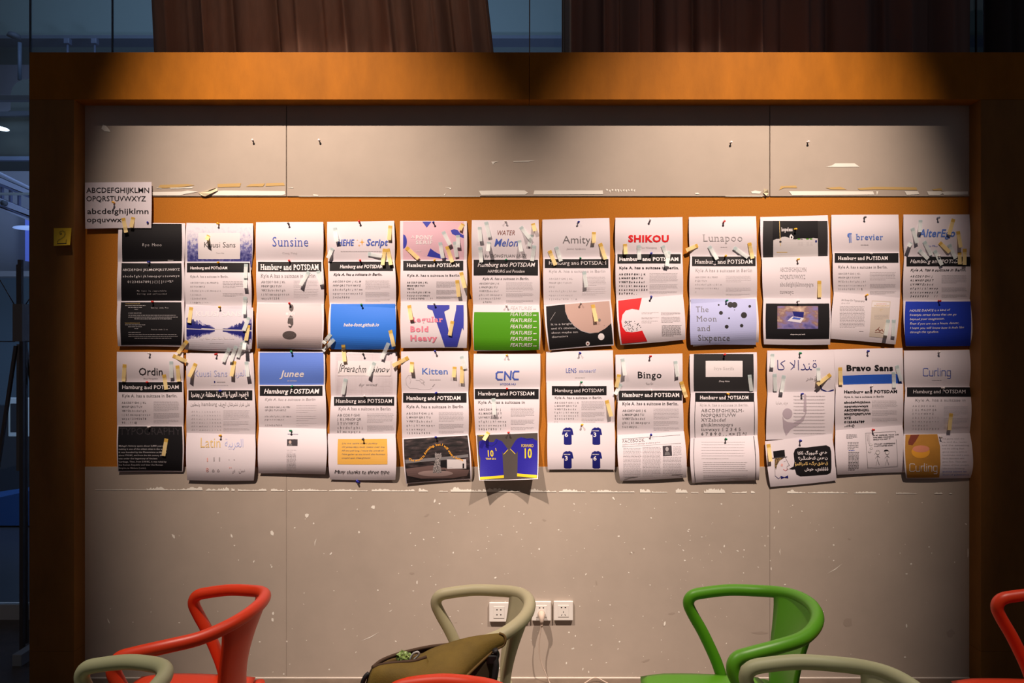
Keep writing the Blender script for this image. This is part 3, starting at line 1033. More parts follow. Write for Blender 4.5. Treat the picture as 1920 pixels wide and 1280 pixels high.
s1, s2, s3 = trio(0, 7, 'D', ((33, 55), (628, 40)), ((42, 395), (632, 382)), ((46, 815), (640, 768), (90, 1218), (668, 1172)),
                  (('blue', 350, 78), ('green', 373, 398), ('white', 377, 800)), amps=(9, 10, 16))
s1.T('Amity', 213, 462, 265, 66, 'G', 'thin').T('Janne Spijkers', 250, 418, 320, 14, 'LG', 'thin')
specimen(s2, (54, 405, 620, 485), (88, 602, 455, 32, 'thin'), (90, 595, 525, 26, 'hair', 'LG', 'Kyle A. has a suitcase in Berlin'),
         (['ABCDEFGHIJKL', 'MNOPQRSTUVW', 'XYZ', 'abcdefghijklmn', 'opqrstuvwxyz', '1234567890 !?&'], 92, 345, 587, 36, 15, 'hair', 'LG'), (385, 600, [(565, 635, 7), (660, 720, 5)], 'LL'))
s3.poly([(66, 826), (232, 808), (236, 870), (262, 935), (315, 1000), (380, 1045), (455, 1066), (530, 1058), (595, 1020), (645, 975), (662, 1160), (98, 1208)], 'K')
s3.poly([(232, 808), (628, 778), (645, 975), (595, 1020), (530, 1058), (455, 1062), (380, 1041), (315, 996), (262, 931), (236, 866)], 'moon', 1)
s3.C(556, 1095, 28, 30, 'W').C(436, 1156, 18, 19, 'W').C(436, 1156, 7, 7, 'maroon', 3).C(540, 948, 12, 14, 'G').C(583, 998, 4, 4, 'G').L([(102, 950), (148, 880)], 2, 'LL')
for i, (t_, x1) in enumerate((('It is a bright', 300), ("and it's obvious", 330), ('about maybe ten', 350), ('diameters', 262))):
    s3.T(t_, 108 + i * 3, x1, 995 + 37 * i, 18, 'LL', 'thin', slope=-8)
LAB += [(s1, 'white title sheet with thin grey lettering'), (s2, 'pale specimen sheet with hairline lettering'), (s3, 'black sheet with a large pinkish planet')]

s1, s2, s3 = trio(0, 8, 'D', ((682, 38), (1278, 32)), ((684, 360), (1276, 350)), ((690, 770), (1282, 722), (728, 1168), (1305, 1120)),
                  (('white', 990, 65), ('blue', 993, 365), ('blue', 1002, 747)), amps=(9, 11, 18))
s1.T('SHIKOU', 797, 1163, 252, 56, 'R', 'black').T('Cao Wenqiang', 905, 1050, 311, 16, 'LG', 'thin')
specimen(s2, (700, 362, 1262, 446), (715, 1246, 421, 30, 'black'), (715, 1250, 495, 22, 'bold', 'K'),
         (['ABCDEFGHIJK', 'LMNOPQRSTU', 'VWXYZabcdef', 'ghijklmnopqr', 'stuvwxyz1234', '567890,.'], 715, 978, 548, 34, 14, 'black', 'K'), (985, 1240, [(533, 608, 8), (632, 670, 5), (692, 712, 3)]))
s3.poly([(707, 775), (917, 750), (893, 857), (830, 848), (775, 862), (745, 900), (735, 960), (745, 1010), (775, 1050), (830, 1056), (880, 1050), (920, 1040), (966, 1136), (740, 1158)], 'R')
for _ in range(60):
    x = R.uniform(755, 915); y = R.uniform(950, 1050)
    if (x - 830) ** 2 / 85 ** 2 + (y - 985) ** 2 / 68 ** 2 < 1 and y > 945 + (x - 750) * 0.12:
        s3.C(x, y, 4, 3.4, 'K2', n=5)
s3.par(915, 1070, 880, 890, 2, 'LL', 3).par(915, 1075, 925, 935, 2, 'LL', 3).par(915, 1060, 955, 970, 2, 'LL', 3)
s3.par(1088, 1265, 880, 900, 4, 'LG').par(1090, 1262, 920, 968, 7, 'LG').par(1095, 1270, 995, 1085, 9, 'G', 3.2)
LAB += [(s1, 'white title sheet with heavy red capitals'), (s2, 'white specimen sheet with extra bold sans lettering'), (s3, 'white sheet with a big cropped red letter')]

s1, s2, s3 = trio(0, 9, 'E', ((55, 32), (652, 25)), ((68, 378), (655, 372)), ((62, 785), (658, 748), (92, 1180), (675, 1145)),
                  (('red', 360, 82), ('yellow', 376, 385), ('green', 383, 778)), amps=(10, 12, 20))
s1.T('Lunapoo', 178, 540, 248, 62, 'LG', 'serift').par(338, 398, 298, 298, 1, 'LL', 3)
specimen(s2, (83, 382, 648, 468), (108, 625, 446, 36, 'serif'), (112, 620, 518, 28, 'serift', 'LG', 'Kyle A has a suitcase in Berlin'),
         (['ABCDHIKLMNO', 'PQSTUV', 'abcdefghijklm', 'nopqrstuvwxy', 'z'], 112, 350, 572, 32, 14, 'serift', 'LG'), (385, 612, [(555, 605, 5), (660, 690, 4), (715, 725, 2)], 'LL'))
s3.R(72, 758, 650, 1168, 'lav')
for i, (t_, x1) in enumerate((('The', 236), ('Moon', 307), ('and', 252), ('Sixpence', 426))):
    s3.T(t_, 116 + i * 7, x1, 876 + i * 84, 52, 'G', 'serift')
for x, y, r_ in ((424, 812, 26), (460, 813, 26), (320, 813, 8), (596, 826, 12), (340, 884, 17), (544, 904, 27), (412, 931, 8), (391, 1006, 17), (524, 997, 15), (461, 858, 4)):
    s3.C(x, y, r_, r_, 'K2')
LAB += [(s1, 'white title sheet with faint slab lettering'), (s2, 'white specimen sheet with light slab lettering'), (s3, 'lavender sheet scattered with black dots')]

s1, s2, s3 = trio(0, 10, 'E', ((690, 32), (1290, 15)), ((706, 392), (1302, 380)), ((718, 752), (1312, 755), (722, 1163), (1310, 1166)),
                  (('yellow', 1000, 140), ('yellow', 1015, 410), ('white', 1015, 780)), amps=(12, 10, 14))
s1.R(716, 66, 1286, 430, 'K2').R(802, 66, 1200, 430, 'K', 2)
s1.poly([(805, 238), (830, 228), (865, 225), (880, 210), (910, 206), (940, 215), (960, 228), (1000, 232), (1060, 220), (1110, 225), (1160, 218), (1200, 222), (1204, 430), (805, 430)], 'W2', 3)
s1.T('hopeless', 878, 978, 158, 32, 'W', 'serifb').C(1000, 140, 12, 9, 'Y', 4).L([(860, 72), (868, 286)], 5, 'tan', 5).poly([(948, 205), (962, 182), (985, 208), (980, 228), (952, 230)], 'W', 5).C(967, 212, 7, 10, 'K', 6)
s1.R(835, 342, 930, 348, 'tan', 5).C(1185, 248, 8, 12, 'navy', 5).C(868, 252, 10, 10, 'dk', 5)
for x in (1020, 1045, 1098, 1130): s1.R(x, 222, x + 22, 232, 'green' if x != 1045 else 'G', 5).R(x + 4, 252, x + 24, 282, 'LL', 4)
for i, t_ in enumerate(('ABCDEFGHIJKLMN', 'OPQRSTUVWXYZ', 'abcdefghijklmnopqrs', 'tuvwxyz')):
    s2.T(t_, 865, (1102, 1092, 1165, 988)[i], 516 + 65 * i, 36, 'LG', 'serift')
s3.R(740, 800, 1302, 1114, 'K').R(842, 822, 1203, 1024, 'space', 2).poly([(975, 870), (1078, 876), (1072, 926), (990, 912)], 'navy', 3).poly([(972, 916), (1078, 928), (1050, 972), (930, 955)], 'lightp', 3)
s3.poly([(985, 920), (1052, 930), (1040, 945), (970, 938)], 'B', 4).T('always save your work', 957, 1088, 1079, 11, 'W', 'bold')
LAB += [(s1, 'black picture sheet with a white cluttered desk scene'), (s2, 'white sheet with four lines of tall thin letters'), (s3, 'black sheet with a laptop afloat among stars')]

s1, s2, s3 = trio(0, 11, 'F', ((40, 58), (615, 56)), ((52, 380), (622, 375)), ((62, 720), (628, 770), (35, 1120), (590, 1168)),
                  (('dark', 320, 82), ('white', 370, 390), ('yellow', 333, 752)), amps=(9, 11, 15))
s1.T('\u00b6', 178, 216, 278, 60, 'B2', 'sans').T('brevier', 252, 487, 272, 50, 'B2', 'serif').par(292, 362, 315, 315, 1, 'LG', 4)
specimen(s2, (68, 385, 615, 468), (97, 527, 443, 28, 'serifb'), (98, 523, 515, 22, 'serift', 'K'),
         (['ABCDEFGHIJKL', 'MNOPQRSTUVW', 'XYZabcdefghijkl', 'mnopqrstuvwxyz1', '234567890 ?!\u00b6'], 100, 345, 568, 33, 13, 'serift', 'G'), (370, 592, [(550, 612, 6), (652, 682, 5), (712, 735, 4)]))
s3.T('An Essay On Typography', 125, 325, 792, 14, 'G', 'serift', slope=12).T('Eric Gill', 125, 200, 818, 9, 'LG', 'thin')
s3.par(112, 330, 842, 1020, 16, 'LG', 2.2).par(278, 318, 1055, 1055, 1, 'LG', 3)
s3.poly([(388, 792), (548, 800), (515, 1115), (365, 1102)], 'cream').poly([(392, 800), (540, 808), (536, 852), (386, 848)], 'W', 2).T('TYPOGRAPHY', 402, 535, 845, 14, 'tan', 'serif').par(425, 520, 822, 822, 1, 'peach', 3)
s3.par(408, 530, 918, 950, 4, 'LG').par(455, 482, 868, 880, 2, 'tan').L([(420, 1050), (440, 1035), (455, 1055), (475, 1040), (485, 1060)], 6, 'maroon').L([(415, 1065), (450, 1062), (480, 1075)], 4, 'maroon').L([(440, 1035), (452, 1020)], 4, 'maroon')
LAB += [(s1, 'white title sheet with blue paragraph mark'), (s2, 'white specimen sheet with bookish serif lettering'), (s3, 'tilted white sheet picturing a cream book cover')]

s1, s2, s3 = trio(0, 12, 'F', ((658, 55), (1230, 54)), ((665, 412), (1235, 405)), ((657, 797), (1230, 782), (682, 1185), (1250, 1172)),
                  (('grey', 945, 85), ('white', 952, 415), ('red', 953, 795)), amps=(9, 13, 20))
s1.T('AlterEgo', 790, 1100, 245, 62, 'B2', 'italb').T('by Mine', 868, 950, 332, 14, 'B', 'hand')
specimen(s2, (684, 416, 1232, 500), (712, 1190, 472, 32, 'handb'), (715, 1195, 542, 22, 'handb', 'K'),
         (['ABCDEFGHIJ', 'KLMNOPQRST', 'UVWXYZabcd', 'efghijklmnop', 'qrstuvwxyz12', '34567890  ?!'], 715, 960, 592, 34, 15, 'handb', 'K'), (985, 1200, [(578, 640, 8), (682, 715, 5), (742, 765, 4)]))
s3.R(676, 800, 1232, 1180, 'cobalt')
for i, (t_, x1) in enumerate((('HOUSE DANCE is a kind of', 1052), ('freestyle street dance that can go', 1110), ('beyond your imagination.', 1010), ('Even if you are not a house dancer,', 1135), ('I hope you will know how it feels like', 1175), ('through this typeface.', 960))):
    s3.T(t_, 708 + i, x1, 887 + i * 37, 18, 'W', 'handb', slope=-6)
LAB += [(s1, 'white title sheet with blue brush lettering under many flags'), (s2, 'white specimen sheet with calligraphic lettering'), (s3, 'cobalt blue sheet with six lines of white script')]

# --- lower row ---------------------------------------------------------------------------
s1, s2, s3 = trio(1, 1, 'G', ((42, 88), (610, 92)), ((47, 340), (610, 338)), ((45, 720), (612, 722), (50, 1115), (608, 1115)),
                  (('white', 330, 105), ('red', 307, 350), ('white', 330, 730)), amps=(9, 10, 16))
s1.T('Ordin', 228, 440, 288, 62, 'K2', 'sans').T('Shuji Hangsilam', 270, 395, 322, 12, 'G', 'thin')
specimen(s2, (56, 347, 602, 434), (85, 576, 406, 32, 'sans'), (85, 562, 476, 25, 'sans', 'G'),
         (['ABCDEFGHIJKL', 'MNOPQRSTUV', 'WXYZabcdefgh', 'ijklmnopqrstuv', 'wxyz12345678', '90..?!@'], 85, 335, 531, 34, 15, 'sans', 'G'), (357, 578, [(516, 592, 9), (614, 655, 6), (673, 695, 3)]))
s3.R(56, 728, 600, 1108, 'K').T('TYPOGRAPHY', 62, 592, 800, 62, 'K2', 'sans').T('TYPOGRAPHY', 64, 590, 798, 58, 'dk', 'hair')
for i, (t_, x1) in enumerate((("Malaga's history spans about 2,800 years,", 445), ('making it one of the oldest cities in the world.', 475), ('It was founded by the Phoenicians as Malaka', 470), ('about 770 BC, and from the 6th century BC', 440), ('was under the hegemony of Ancient', 390), ('Carthage. Then, from 218 BC, it was ruled by', 468), ('the Roman Republic and later the Roman', 438), ('Empire as Malaca (Latin).', 296))):
    s3.T(t_, 58, x1, 901 + i * 27, 13, 'W2', 'sans')
LAB += [(s1, 'white title sheet with dark rounded lettering'), (s2, 'white specimen sheet with rounded sans lettering'), (s3, 'black sheet with a small white history text')]

s1, s2, s3 = trio(1, 2, 'G', ((636, 98), (1208, 90)), ((645, 412), (1220, 408)), ((640, 783), (1228, 797), (645, 1188), (1215, 1192)),
                  (('red', 904, 107), ('blue', 937, 422), ('yellow', 937, 802)), amps=(9, 12, 20))
s1.T('Kuusi Sans', 700, 992, 300, 54, 'lav', 'thin').T(arabic('\u0627\u0644\u0639\u0631\u0628\u064a\u0629'), 1015, 1148, 296, 52, 'lav', 'thin').C(880, 346, 6, 9, 'navy').par(898, 975, 347, 347, 1, 'LG', 5).par(850, 1000, 374, 374, 1, 'LL', 2)
s2.R(655, 418, 1203, 504, 'K').T(arabic('\u0627\u0644\u062e\u0637\u0648\u0637 \u0627\u0644\u0639\u0631\u0628\u064a\u0629 \u0648\u0627\u0644\u0644\u0627\u062a\u064a\u0646\u064a\u0629 \u0645\u062e\u062a\u0644\u0641\u0629 \u0639\u0646 \u0628\u0639\u0636\u0647\u0627'), 678, 1172, 475, 38, 'W', 'bold', slope=-4)
s2.T(arabic('\u0648\u062a\u0628\u0637\u0644\u0648\u0646'), 672, 755, 550, 28, 'LG', 'sans').T('hamburg', 765, 900, 550, 30, 'LG', 'sans').T(arabic('\u0639\u0644\u0649 \u063a\u0631\u0627\u0631 \u062a\u0634\u0631\u0634\u0627\u0644 \u0627\u0644\u062d\u0631\u0641'), 912, 1182, 550, 28, 'LG', 'sans')
for i in range(6):
    src = arabic('\u0627\u0628\u062a\u062b\u062c\u062d\u062e\u062f\u0630\u0631\u0632\u0633\u0634\u0635\u0636\u0637'[i:i + 10] + '\u0641\u0642\u0643')
    s2.grid([src[:12]], 680, 945, 605 + i * 31, 30, 12, 'G', 'thin')
for y0, y1, n in ((590, 662, 8), (685, 718, 4), (745, 765, 3)): s2.par(955, 1180, y0, y1, n, 'LL')
s3.T('Latin', 752, 935, 908, 84, 'tan', 'thin').T(arabic('\u0627\u0644\u0639\u0631\u0628\u064a\u0629'), 965, 1130, 905, 70, 'lav', 'thin')
for x, y, g_ in ((805, 1030, 'I'), (862, 1025, 'I'), (908, 1025, 'l'), (805, 1115, '8'), (855, 1115, arabic('\u0647')), (898, 1115, arabic('\u0647')), (1000, 1110, '"'), (1030, 1115, arabic('\u0636')), (1085, 1115, arabic('\u0633\u0646'))):
    s3.T(g_, x, x + 26 if x < 1085 else 1140, y, 34, 'blush' if x in (805, 1000) else 'LG', 'thin')
s3.C(1003, 1013, 4, 4, 'LG').C(1048, 1013, 5, 5, 'LG')
LAB += [(s1, 'white title sheet with lilac latin and arabic lettering'), (s2, 'white specimen sheet with arabic heading on black'), (s3, 'white sheet with ochre and violet words')]

s1, s2, s3 = trio(1, 3, 'H', ((65, 85), (635, 82)), ((68, 372), (635, 370)), ((72, 735), (648, 748), (68, 1130), (640, 1138)),
                  (('green', 355, 93), ('green', 358, 382), ('green', 352, 765)), amps=(9, 13, 24))
s1.R(78, 95, 624, 420, 'jun').T('Junee', 258, 455, 303, 54, 'W', 'italb').T('by Emmen', 315, 395, 341, 11, 'W', 'ital')
specimen(s2, (78, 380, 616, 466), (112, 586, 445, 38, 'italb', 'Hamburg POSTDAM'), (120, 555, 505, 22, 'italt', 'LG', 'Kyle A. has a suitcase in Berlin'),
         (['ABCDEFGHIJKLMN', 'OPQRSTUVWXYZ', '', 'abcdefghijklmno', 'pqrstuvwxyz', '', '1234567890'], 120, 350, 568, 26, 14, 'italt', 'G'), (390, 565, [(548, 605, 4), (638, 675, 3), (700, 720, 2)], 'LL'))
s3.L([(318, 793), (405, 795)], 3, 'navy').R(312, 838, 402, 894, 'dk').C(338, 862, 12, 14, 'skin').poly([(318, 893), (328, 876), (350, 874), (358, 893)], 'G', 3)
s3.par(310, 392, 930, 945, 2, 'LL', 2).par(308, 390, 962, 1100, 14, 'LG', 2.4)
LAB += [(s1, 'cornflower blue title sheet with white lettering'), (s2, 'white specimen sheet with bold italic heading'), (s3, 'mostly blank white sheet with a tiny portrait')]

s1, s2, s3 = trio(1, 4, 'H', ((682, 90), (1255, 88)), ((690, 468), (1250, 458)), ((662, 790), (1240, 790), (680, 1182), (1240, 1185)),
                  (('dark', 965, 105), ('white', 975, 470), ('dark', 967, 830)), amps=(9, 12, 20))
for x in range(732, 1215, 12): s1.L([(x, 108), (x, 462)], 1.0, 'grid', lay=1)
for y in range(110, 462, 12): s1.L([(730, y), (1210, y)], 1.0, 'grid', lay=1)
s1.poly([(748, 165), (1200, 168), (1200, 292), (748, 290)], 'W', 2).L([(748, 291), (1200, 293), (1203, 170)], 3, 'grid')
s1.L([(755, 270), (762, 245), (772, 198), (780, 190)], 5, 'K').T('Prerachm', 765, 990, 265, 58, 'K', 'hand').T('pinov', 1030, 1185, 265, 52, 'K', 'hand').T('by wind', 925, 1075, 378, 22, 'LG', 'hand')
specimen(s2, (714, 474, 1230, 550), (728, 1216, 526, 32, 'serif'), (752, 1200, 588, 25, 'serift', 'G', 'Kyle A has a suitcase in Berlin'),
         (['ABCDEFGHI', 'JKLMNOPQR', 'STUVWXYZ', 'abcdefghij', 'klmnopqrs', 'tuvwxyz'], 742, 975, 640, 35, 20, 'serift', 'G'), (998, 1228, [(618, 690, 7), (720, 765, 6)]))
s3.poly([(748, 836), (1168, 834), (1172, 1052), (744, 1052)], 'goldcard')
for i, x1 in enumerate((1085, 1145, 1140, 1150, 1025)):
    s3.T(('Let me write some poetry', 'Of yesterdays quilt, swans over me', 'All out and long, I count the words on', 'Now gather as one sound, also between', 'Looped upon these gestures')[i], 780, x1, 878 + 31 * i, 13, 'G', 'hand')
s3.T('Many thanks to three type', 715, 1185, 1128, 30, 'K', 'hand')
LAB += [(s1, 'squared paper title sheet with handwritten name'), (s2, 'white specimen sheet with tall slab alphabet'), (s3, 'white sheet with a yellow card and handwritten thanks')]

s1, s2, s3 = trio(1, 5, 'I', ((55, 85), (630, 82)), ((62, 437), (630, 432)), ((65, 828), (632, 795), (98, 1220), (660, 1180)),
                  (('blue', 346, 86), ('blue', 360, 437), ('blue', 357, 820)), amps=(9, 11, 18))
s1.T('Kitten', 230, 460, 280, 52, 'B2', 'sans').par(300, 395, 328, 328, 1, 'LG', 4)
s1.L([(100, 370), (95, 320), (115, 290), (160, 285), (165, 262)], 1.5, 'LG').L([(100, 370), (130, 400), (180, 402), (240, 412), (300, 408), (320, 400)], 1.5, 'LG').L([(215, 320), (240, 330), (255, 345), (240, 360), (258, 372)], 2, 'LG').L([(325, 385), (342, 365)], 4, 'LG').L([(120, 300), (140, 330), (130, 360)], 1.2, 'LG').L([(180, 330), (215, 335), (230, 355), (250, 350)], 2, 'LG')
specimen(s2, (72, 440, 616, 524), (100, 568, 500, 32, 'bold'), (100, 588, 568, 24, 'sans', 'G', 'Kyle A. has a suitcase in Berlin'),
         (['ABCDEFGHIJK', 'LMNOPQRSTU', 'VWXYZabcdef', 'ghijklmnopqr', 'stuvwxyz', '1234567890.'], 102, 355, 623, 33.5, 15, 'sans', 'G'), (378, 595, [(605, 680, 8), (708, 742, 5), (765, 785, 3)]))
s3.poly([(78, 838), (624, 805), (648, 1172), (105, 1212)], 'kitten').poly([(95, 1090), (330, 1060), (445, 1085), (640, 1100), (620, 1150), (500, 1170), (230, 1175), (110, 1150)], 'kfloor', 2).C(350, 1130, 150, 26, 'kfloor2', 3)
s3.poly([(90, 1015), (470, 985), (630, 965), (632, 990), (470, 1010), (92, 1045)], 'G', 2).poly([(448, 1010), (612, 1008), (614, 1088), (450, 1090)], 'W2', 3).R(388, 1025, 446, 1080, 'K', 3)
s3.poly([(345, 970), (352, 948), (366, 960), (388, 962), (398, 950), (402, 985), (392, 1010), (392, 1060), (402, 1120), (372, 1128), (350, 1122), (330, 1128), (328, 1090), (342, 1040), (350, 1005)], 'tabby', 4)
s3.R(582, 1045, 595, 1085, 'K', 5).L([(395, 1105), (430, 1102), (440, 1112)], 8, 'K').par(460, 500, 1080, 1080, 1, 'LG', 3)
s3.onpath('The world is Amazing, but I will want a home.', [(118, 1018), (180, 1028), (240, 1005), (290, 930), (345, 898), (405, 893), (450, 930), (490, 985), (540, 1010), (592, 1026)], 19, 'orange')
LAB += [(s1, 'white title sheet with blue lettering and sketch lines'), (s2, 'white specimen sheet with soft sans lettering'), (s3, 'dark sepia photo sheet of a tabby kitten')]

s1, s2, s3 = trio(1, 6, 'I', ((678, 105), (1248, 105)), ((680, 402), (1242, 398)), ((698, 795), (1232, 775), (725, 1190), (1228, 1178)),
                  (('yellow', 965, 117), ('red', 963, 404), ('red', 980, 778)), amps=(9, 10, 8), curl=62)
for pts in ([(922, 262), (885, 262), (872, 275), (872, 312), (885, 326), (918, 326)], [(942, 326), (946, 262), (990, 318), (992, 320), (998, 256)], [(1062, 256), (1030, 256), (1016, 270), (1014, 308), (1026, 324), (1056, 324)]):
    s1.L(pts, 13, 'B')
s1.T('HYZOR HU', 902, 1038, 373, 17, 'B', 'sans')
specimen(s2, (686, 406, 1234, 494), (714, 1200, 462, 32, 'sans'), (714, 1118, 532, 24, 'sans', 'G', 'Kyle A. has a suitcase in'),
         (['ABCDEFGHIJ', 'KLMNOPQRST', 'UVWXYZabcd', 'efghijklmnop', 'qrstuvwxyz12', '34567890 ?'], 720, 965, 590, 33.5, 16, 'sans', 'G'), (995, 1200, [(570, 640, 8), (672, 708, 5), (735, 755, 3)]))
s3.poly([(706, 802), (1225, 783), (1222, 1170), (732, 1182)], 'jbg')
s3.poly([(735, 850), (790, 840), (815, 862), (850, 860), (868, 832), (890, 842), (920, 855), (972, 925), (935, 968), (922, 940), (935, 1168), (730, 1182), (735, 1000), (722, 960), (722, 860)], 'jersey', 2)
s3.poly([(1055, 830), (1085, 820), (1120, 832), (1160, 828), (1185, 832), (1222, 850), (1222, 1150), (1220, 1168), (1052, 1155), (1055, 940), (1035, 965), (988, 925), (1035, 850)], 'jersey', 2)
s3.poly([(730, 1162), (935, 1145), (936, 1168), (731, 1184)], 'Y', 3).poly([(1050, 1130), (1220, 1145), (1220, 1170), (1050, 1155)], 'Y', 3).L([(935, 965), (970, 928)], 5, 'Y').L([(992, 922), (1032, 962)], 5, 'Y').L([(770, 850), (785, 885), (835, 895), (870, 870), (880, 845)], 6, 'navy').L([(1105, 825), (1140, 838), (1185, 830)], 5, 'navy')
s3.T('10', 790, 850, 985, 52, 'Y', 'bold').T('TEAM 2016', 780, 868, 1012, 14, 'Y', 'bold').T('FORWARD', 1085, 1190, 905, 26, 'Y', 'sans').T('10', 1102, 1178, 998, 80, 'Y', 'bold').T('COPE', 720, 760, 811, 9, 'Y', 'bold').L([(865, 915), (870, 935)], 5, 'Y')
LAB += [(s1, 'white title sheet with angular blue capitals'), (s2, 'white specimen sheet with squarish sans lettering'), (s3, 'dark sheet picturing two blue football shirts, bottom curling outwards')]

s1, s2, s3 = trio(1, 7, 'J', ((65, 88), (636, 75)), ((68, 342), (640, 332)), ((76, 697), (650, 703), (78, 1097), (652, 1098)),
                  (('blue', 348, 97), ('green', 361, 348), ('yellow', 366, 716)), amps=(7, 8, 10))
s1.T('LENS', 232, 325, 268, 40, 'B', 'thin').T('sanserif', 345, 488, 264, 28, 'lav', 'sans').par(310, 400, 309, 309, 1, 'LL', 3)
specimen(s2, (113, 382, 582, 460), (137, 558, 434, 30, 'thin'), (137, 545, 490, 20, 'sans', 'G'),
         (['ABCDEFGHIJK', 'LMNOPQRSTU', 'VWXYZabcde', 'fghijklmnop', 'qrstuvwxyz1', '234567890..', '?!'], 137, 350, 530, 27.5, 13, 'sans', 'G'), (367, 565, [(514, 582, 8), (605, 642, 5), (662, 688, 3)]))
for (x, y, n_) in ((250, 808, '6'), (495, 808, '3'), (250, 1010, '3'), (495, 1010, '6')):
    k = 78
    s3.poly([(x - 50, y - 20), (x - 38, y - 58), (x - 15, y - 72), (x, y - 68), (x + 15, y - 73), (x + 38, y - 60), (x + 49, y - 8), (x + 32, y - 8), (x + 33, y + 70), (x + 20, y + 77), (x - 20, y + 77), (x - 34, y + 70), (x - 34, y - 12), (x - 48, y - 8)], 'navy')
    s3.T(n_, x - 28, x + 4, y + 8, 36, 'W', 'bold').par(x - 35, x + 22, y - 43, y - 43, 1, 'W2', 6)
LAB += [(s1, 'white title sheet with small two-tone blue words'), (s2, 'white specimen sheet with a short black bar'), (s3, 'white sheet with four small navy shirts')]

s1, s2, s3 = trio(1, 8, 'J', ((658, 113), (1232, 102)), ((685, 415), (1228, 410)), ((675, 800), (1245, 768), (698, 1193), (1268, 1165)),
                  (('red', 952, 127), ('white', 962, 415), ('blue', 963, 794)), amps=(9, 12, 22))
s1.T('Bingo', 845, 1060, 312, 54, 'K', 'serif').T('Tao Di', 918, 982, 368, 15, 'G', 'serift')
specimen(s2, (686, 420, 1228, 506), (714, 1210, 474, 32, 'serifb'), (716, 1200, 545, 25, 'serif', 'K'),
         (['ABCDEFGHIJK', 'LMNOPQRSTU', 'VWXYZabcdef', 'ghijklmnopqrs', 'tuvwxyz.'], 718, 960, 600, 34, 17, 'serif', 'G'), (985, 1205, [(578, 660, 8), (682, 715, 4), (738, 758, 3)]))
s3.L([(715, 836), (1212, 800)], 2.4, 'G').T('FACEBOOK', 718, 908, 868, 27, 'G', 'serift', slope=-12).T('suffers record plunge in share price', 718, 1042, 888, 12, 'LG', 'serif', slope=-22).L([(718, 902), (1220, 872)], 2, 'G')
s3.par(725, 880, 915, 1155, 22, 'LG', 2).par(890, 1050, 905, 1145, 22, 'LG', 2).par(1152, 1225, 898, 975, 8, 'LG', 2).par(1065, 1228, 992, 1135, 13, 'LG', 2)
s3.poly([(1062, 895), (1138, 890), (1143, 978), (1066, 983)], 'dk').C(1100, 922, 14, 19, 'LG', 3).poly([(1078, 975), (1085, 948), (1118, 945), (1128, 972)], 'G', 3).L([(738, 1167), (1232, 1138)], 5, 'G')
LAB += [(s1, 'white title sheet with black old style lettering'), (s2, 'white specimen sheet with old style bold heading'), (s3, 'newspaper-like sheet with columns and a portrait')]

s1, s2, s3 = trio(1, 9, 'K', ((60, 108), (635, 92)), ((70, 440), (635, 432)), ((66, 828), (640, 803), (82, 1212), (655, 1188)),
                  (('red', 355, 118), ('yellow', 378, 446), ('green', 365, 830)), amps=(10, 14, 24))
s1.R(96, 108, 606, 428, 'K2').R(197, 165, 513, 304, 'W', 2).T('Ivys Serifs', 268, 443, 243, 24, 'LL', 'serif').T('Zhang Haisu', 308, 402, 346, 12, 'W', 'ital')
s2.R(107, 438, 612, 516, 'K').T('Hamburg and POTSADM', 147, 568, 494, 28, 'W', 'serifb').T('Kyle A. has a suitcase in Berlin.', 147, 566, 552, 20, 'LL', 'serif')
for i, (t_, x1) in enumerate((('ABCDEFGHIJKLM-', 528), ('NOPQRSTUVW', 460), ('XYZabcdef', 370), ('ghijklmnopqrs', 435), ('tuvwxyz 1 2 3 4 5', 502), ('6 7 8 9 0 . . <> [] ^?', 552))):
    s2.T(t_, 158, x1, 603 + i * 40, 26, 'G', 'serift' if i < 5 else 'serif')
s2.L([(108, 516), (106, 870)], 4, 'K').L([(612, 516), (612, 870)], 4, 'K')
s3.L([(98, 832), (110, 1205)], 3.5, 'K').L([(608, 812), (626, 1180)], 5, 'K').par(162, 545, 860, 1003, 7, 'LL', 3).par(175, 560, 1035, 1120, 6, 'LL', 3).par(178, 560, 1145, 1180, 4, 'LG', 3)
LAB += [(s1, 'black title sheet with a white name box'), (s2, 'white sheet with large thin serif alphabet'), (s3, 'white sheet of faint text between vertical rules')]

s1, s2, s3 = trio(1, 10, 'K', ((725, 78), (1302, 68)), ((728, 438), (1302, 430)), ((706, 855), (1279, 792), (752, 1245), (1319, 1190)),
                  (('green', 1000, 97), ('blue', 1015, 452), ('blue', 1003, 845)), amps=(9, 8, 14))
s1.T(arabic('\u0642\u0646\u062f\u0627\u0644\u0627 \u0643\u0627'), 800, 1155, 245, 84, 'navy', 'hair').T(arabic('\u0633\u0648\u0645\u06c7\u0647\u0631'), 1058, 1268, 328, 30, 'LG', 'thin').L([(1175, 360), (1190, 410), (1240, 432), (1290, 415)], 10, 'navy')
s2.T(arabic('\u0645\u06d5\u0631\u06be\u0627\u0628\u0627'), 795, 902, 535, 24, 'LL', 'thin').C(898, 618, 42, 46, 'lilac', 1).poly([(855, 640), (870, 672), (900, 690), (950, 695), (1010, 665), (1050, 620), (1060, 530), (1058, 455), (1040, 445), (1035, 600), (1060, 610), (1035, 680), (985, 720), (930, 750), (885, 808), (862, 740)], 'lilac', 1)
for i in range(12): s2.par(948, 1228, 468 + i * 29, 468 + i * 29, 1, 'LG', 2.2).par(960, 1220, 473 + i * 29, 473 + i * 29, 1, 'LL', 1.6)
s3.poly([(775, 940), (872, 928), (878, 985), (780, 995)], 'K').L([(770, 1000), (892, 988)], 5, 'K').poly([(792, 1002), (870, 995), (830, 1020), (808, 1060), (800, 1098), (790, 1070)], 'hair', 3)
